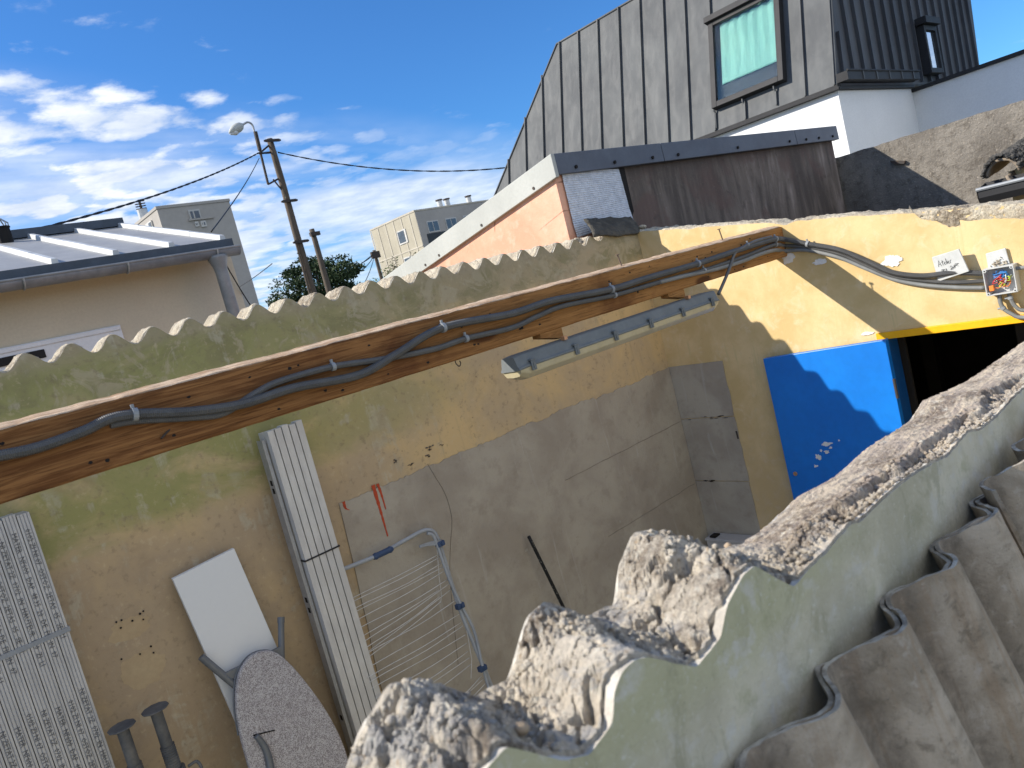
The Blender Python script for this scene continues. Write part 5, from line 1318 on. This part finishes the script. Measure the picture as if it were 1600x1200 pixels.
# ------------------------------------------------------------------ poles, street lamp, overhead lines
def pole(px, Y, r, label, steps=False):
    p = Q(px, 'y', Y); t = thing('utility_pole', (p.x, Y, GZ), label, 'utility pole')
    m = MB(); nn = 14; m.tube([(p.x+.02*fbm(k*.4, Y, 0, 2), Y, p.z+(GZ-p.z)*k/nn) for k in range(nn+1)], [r*(.8+.5*k/nn) for k in range(nn+1)], 12); m.build('shaft', M['pole'], t, smooth=True)
    return t, p
PY = 16
t, p = pole((421, 217), PY, .085, 'tallest weathered wooden pole, carrying the street lamp mast and thick black cable')
for dz in (.06, 1.42, 2.35):
    m = MB(); m.box(p.x-.17, PY-.13, p.z-dz-.04, p.x+.17, PY-.10, p.z-dz+.02); m.bar((p.x-.2, PY-.11, p.z-dz-.01), (p.x+.2, PY-.11, p.z-dz-.01), .022, 6); m.build('steel_collar', M['iron'], t)
m = MB(); m.tube([(p.x-.10, PY-.06, p.z-2.3), (p.x-.13, PY-.06, p.z-4.5), (p.x-.17, PY-.06, GZ)], .028, 8); m.build('second_shaft', M['pole'], t)
m = MB()
for k in range(8): z = p.z-2.6-k*.42; m.bar((p.x-.14, PY-.06, z), (p.x, PY, z), .018, 6)
m.build('spacer_rung', M['iron'], t)['kind'] = 'stuff'
# mast and lamp
ma, mb_ = Q((399, 206), 'y', PY), Q((419, 288), 'y', PY)
sl3 = thing('street_lamp', mb_, 'street lamp with curved arm and oval grey head bracketed beside the tallest pole', 'street lamp')
m = MB(); m.bar(mb_, ma, .028, 8); m.bar(ma, ma+(mb_-ma)*.35, .045, 8); m.build('mast', M['iron'], sl3)
arm = smooth_path([Q(q, 'y', PY) for q in ((398, 207), (394, 195), (387, 191), (379, 195))], 6); m = MB(); m.tube(arm, .022, 8); m.build('curved_arm', M['galv'], sl3, smooth=True)
ha, hb2 = Q((379, 195), 'y', PY), Q((358, 208), 'y', PY); dd = (hb2-ha)
m = MB(); m.tube([ha, ha+dd*.15, ha+dd*.35, ha+dd*.6, ha+dd*.85, ha+dd], [.04, .085, .105, .10, .06, .015], 14); m.build('lamp_head', M['rake'], sl3, smooth=True)
m = MB(); m.tube([ha+dd*.35+Vector((0, 0, -.03)), ha+dd*.65+Vector((0, 0, -.04)), ha+dd*.95+Vector((0, 0, -.03))], [.07, .08, .02], 12); m.build('lamp_glass', M['pvc'], sl3, smooth=True)
for a_, b_, r_w in ((mb_, Vector((p.x, PY, mb_.z+.12)), .022), (Q((405, 240), 'y', PY), Vector((p.x, PY, Q((418, 225), 'y', PY).z)), .022), (Q((405, 240), 'y', PY), Vector((p.x, PY, Q((418, 238), 'y', PY).z)), .022), (mb_+Vector((.15, 0, .1)), Vector((p.x, PY, mb_.z-.25)), .018)):
    m = MB(); m.bar(a_, b_, r_w, 6); m.build('stay_bracket', M['iron'], sl3)
t, p2 = pole((487, 358), 24, .11, 'shorter bare wooden pole in front of the dark tree')
m = MB(); m.box(p2.x-.16, 23.85, p2.z-.25, p2.x+.2, 23.98, p2.z-.12); m.build('steel_collar', M['iron'], t)
t, p3 = pole((584, 391), 40, .12, 'small far pole with fanning wires between the tree and the beige block')
m = MB(); m.box(p3.x-.35, 39.8, p3.z-.5, p3.x+.25, 39.95, p3.z-.1); m.build('insulator_head', M['iron'], t)
def cable(a, b, sag, r, label, twist=False, n=40):
    pts = []
    for i in range(n+1):
        s_ = i/n; q_ = Vector(a).lerp(Vector(b), s_); q_.z -= sag*4*s_*(1-s_); pts.append(q_)
    m = MB()
    if twist:
        d = (Vector(b)-Vector(a)).normalized(); e1 = Vector((0, 0, 1)); e2 = d.cross(e1)
        pts = resample(pts, .05)
        for k in range(2):
            m.tube([q_+(e1*math.cos(i*.5+math.pi*k)+e2*math.sin(i*.5+math.pi*k))*r*.75 for i, q_ in enumerate(pts)], r, 6)
    else: m.tube(pts, r, 6)
    o = m.build('overhead_cable', M['cable'], smooth=True); tag(o, label, 'cable', 'overhead cables')
hk = Q((404, 239), 'y', PY)
l0 = Q((0, 346), 'y', 9.5); l0 = hk+(l0-hk)*1.35
cable(hk, l0, .22, .010, 'thick twisted black cable running left from the tallest pole', True)
cable(Q((404, 239), 'y', PY-.02), Q((432, 237), 'y', PY), .02, .015, 'short black cable loop across the head of the tallest pole')
r0_ = Q((434, 238), 'y', PY); r1_ = Q((790, 262), 'x', 12.5)
cable(r0_, r1_, .22, .010, 'thick twisted black cable running right from the tallest pole to the zinc house', True)
cable(Q((405, 247), 'y', PY-.1), Q((330, 362), 'y', 8.4), .05, .008, 'thin cable slanting down from the lamp mast to the pale zinc roof')
cable(Q((343, 395), 'y', YH+.1), Q((392, 478), 'y', YH+.3), .02, .005, 'thin cable beside the zinc downpipe of the beige house')
for k, (q0, q1) in enumerate((((583, 397), (520, 438)), ((583, 399), (535, 425)), ((583, 402), (560, 425)), ((585, 400), (568, 445)))):
    cable(Q(q0, 'y', 40), Q(q1, 'y', 36), .1, .022, ('upper', 'second', 'third', 'steepest')[k]+' thin wire fanning left from the small far pole')
cable(Q((425, 412), 'y', 30), Q((360, 455), 'y', 62), .1, .02, 'far thin wire passing in front of the grey tower')

# ------------------------------------------------------------------ trees
def leaves(cx, cy, cz, rx, ry, rz, blobs, per, size, seed, hole=.0):
    rg = np.random.RandomState(seed); V = []; Fc = []
    cen = []
    while len(cen) < blobs:
        d = rg.uniform(-1, 1, 3)
        if .15 < (d**2).sum() < 1: cen.append(d*np.array([rx, ry, rz])*.88+np.array([cx, cy, cz]))
    for c0 in cen:
        br = rg.uniform(.16, .34)*rz
        d = rg.normal(size=(per, 3)); d /= np.linalg.norm(d, axis=1)[:, None]; pts = c0+d*br*rg.uniform(.5, 1.15, (per, 1))*np.array([1.5, 1.3, .7])
        for p_ in pts:
            u = rg.normal(size=3); u /= np.linalg.norm(u); w_ = np.cross(u, rg.normal(size=3)); w_ /= np.linalg.norm(w_)
            s_ = size*rg.uniform(.6, 1.3); b = len(V)
            V += [tuple(p_-u*s_), tuple(p_+w_*s_*.5), tuple(p_+u*s_), tuple(p_-w_*s_*.5)]; Fc.append((b, b+1, b+2, b+3))
    m = MB(); m.v = V; m.f = Fc; m.m = [0]*len(Fc); return m, cen
tc = Q((497, 442), 'y', 34); sc_ = 34/ray((497, 442))[1]
tr = thing('broad_tree', (tc.x, 34, GZ), 'dark green broad tree behind the two wooden poles', 'tree')
m, cen = leaves(tc.x, 34, tc.z-.4, 2.45, 2.2, 1.75, 62, 260, .085, 4); m.build('crown', M['leaf'], tr, recalc=False)
m = MB(); m.tube([(tc.x, 34, GZ), (tc.x+.1, 34, .2), (tc.x, 34, tc.z-1)], [.28, .2, .12], 10)
for c0 in cen[::2]: m.tube([(tc.x, 34, tc.z-1.6), tuple((np.array([tc.x, 34, tc.z-1.2])+c0)/2+np.array([0, 0, -.15])), tuple(c0)], [.09, .055, .02], 6)
m.build('trunk', M['bark'], tr, smooth=True)
b0 = Q((556, 448), 'y', 38); bs = thing('round_shrub', (b0.x, 38, GZ), 'small light green shrub top at the right foot of the dark tree', 'shrub')
m, _ = leaves(b0.x, 38, b0.z-.8, .9, .8, .9, 16, 120, .07, 8); m.build('crown', M['leaf2'], bs, recalc=False)
m = MB(); m.tube([(b0.x, 38, GZ), (b0.x, 38, b0.z-.6)], [.08, .03], 8); m.build('trunk', M['bark'], bs)
for k, (px, hh, lb) in enumerate((((627, 405), 1.0, 'sparse leafy bush top left of the beige block, above the rake board'), ((600, 418), .8, 'twiggy low bush between the small far pole and the rake board'))):
    c0 = Q(px, 'y', 13); bs = thing('twiggy_bush', (c0.x, 13, GZ), lb, 'bush')
    m = MB(); tw = []
    rg = random.Random(k+40)
    for i in range(9):
        tip = Vector((c0.x+rg.uniform(-.28, .28), 13+rg.uniform(-.2, .2), c0.z+rg.uniform(-.2, .1))); base = Vector((c0.x+rg.uniform(-.1, .1), 13, GZ)); mid = Vector((tip.x*.7+base.x*.3, 13, c0.z-.8))
        pth = smooth_path([base, mid, tip], 8); m.tube(pth, [.012-.0005*q_ for q_ in range(len(pth))], 5); tw += pth[9:]
    m.build('stem', M['bark'], bs)
    m = MB()
    for i in range(420):
        q_ = rg.choice(tw)+Vector((rg.gauss(0, .05), rg.gauss(0, .05), rg.gauss(0, .05))); u = Vector((rg.gauss(0, 1), rg.gauss(0, 1), rg.gauss(0, 1))).normalized(); w_ = u.orthogonal().normalized(); s_ = rg.uniform(.02, .04)
        m.add([q_-u*s_, q_+w_*s_*.5, q_+u*s_, q_-w_*s_*.5], [(0, 1, 2, 3)])
    m.build('foliage', M['leaf2'] if k else M['leaf'], bs, recalc=False)
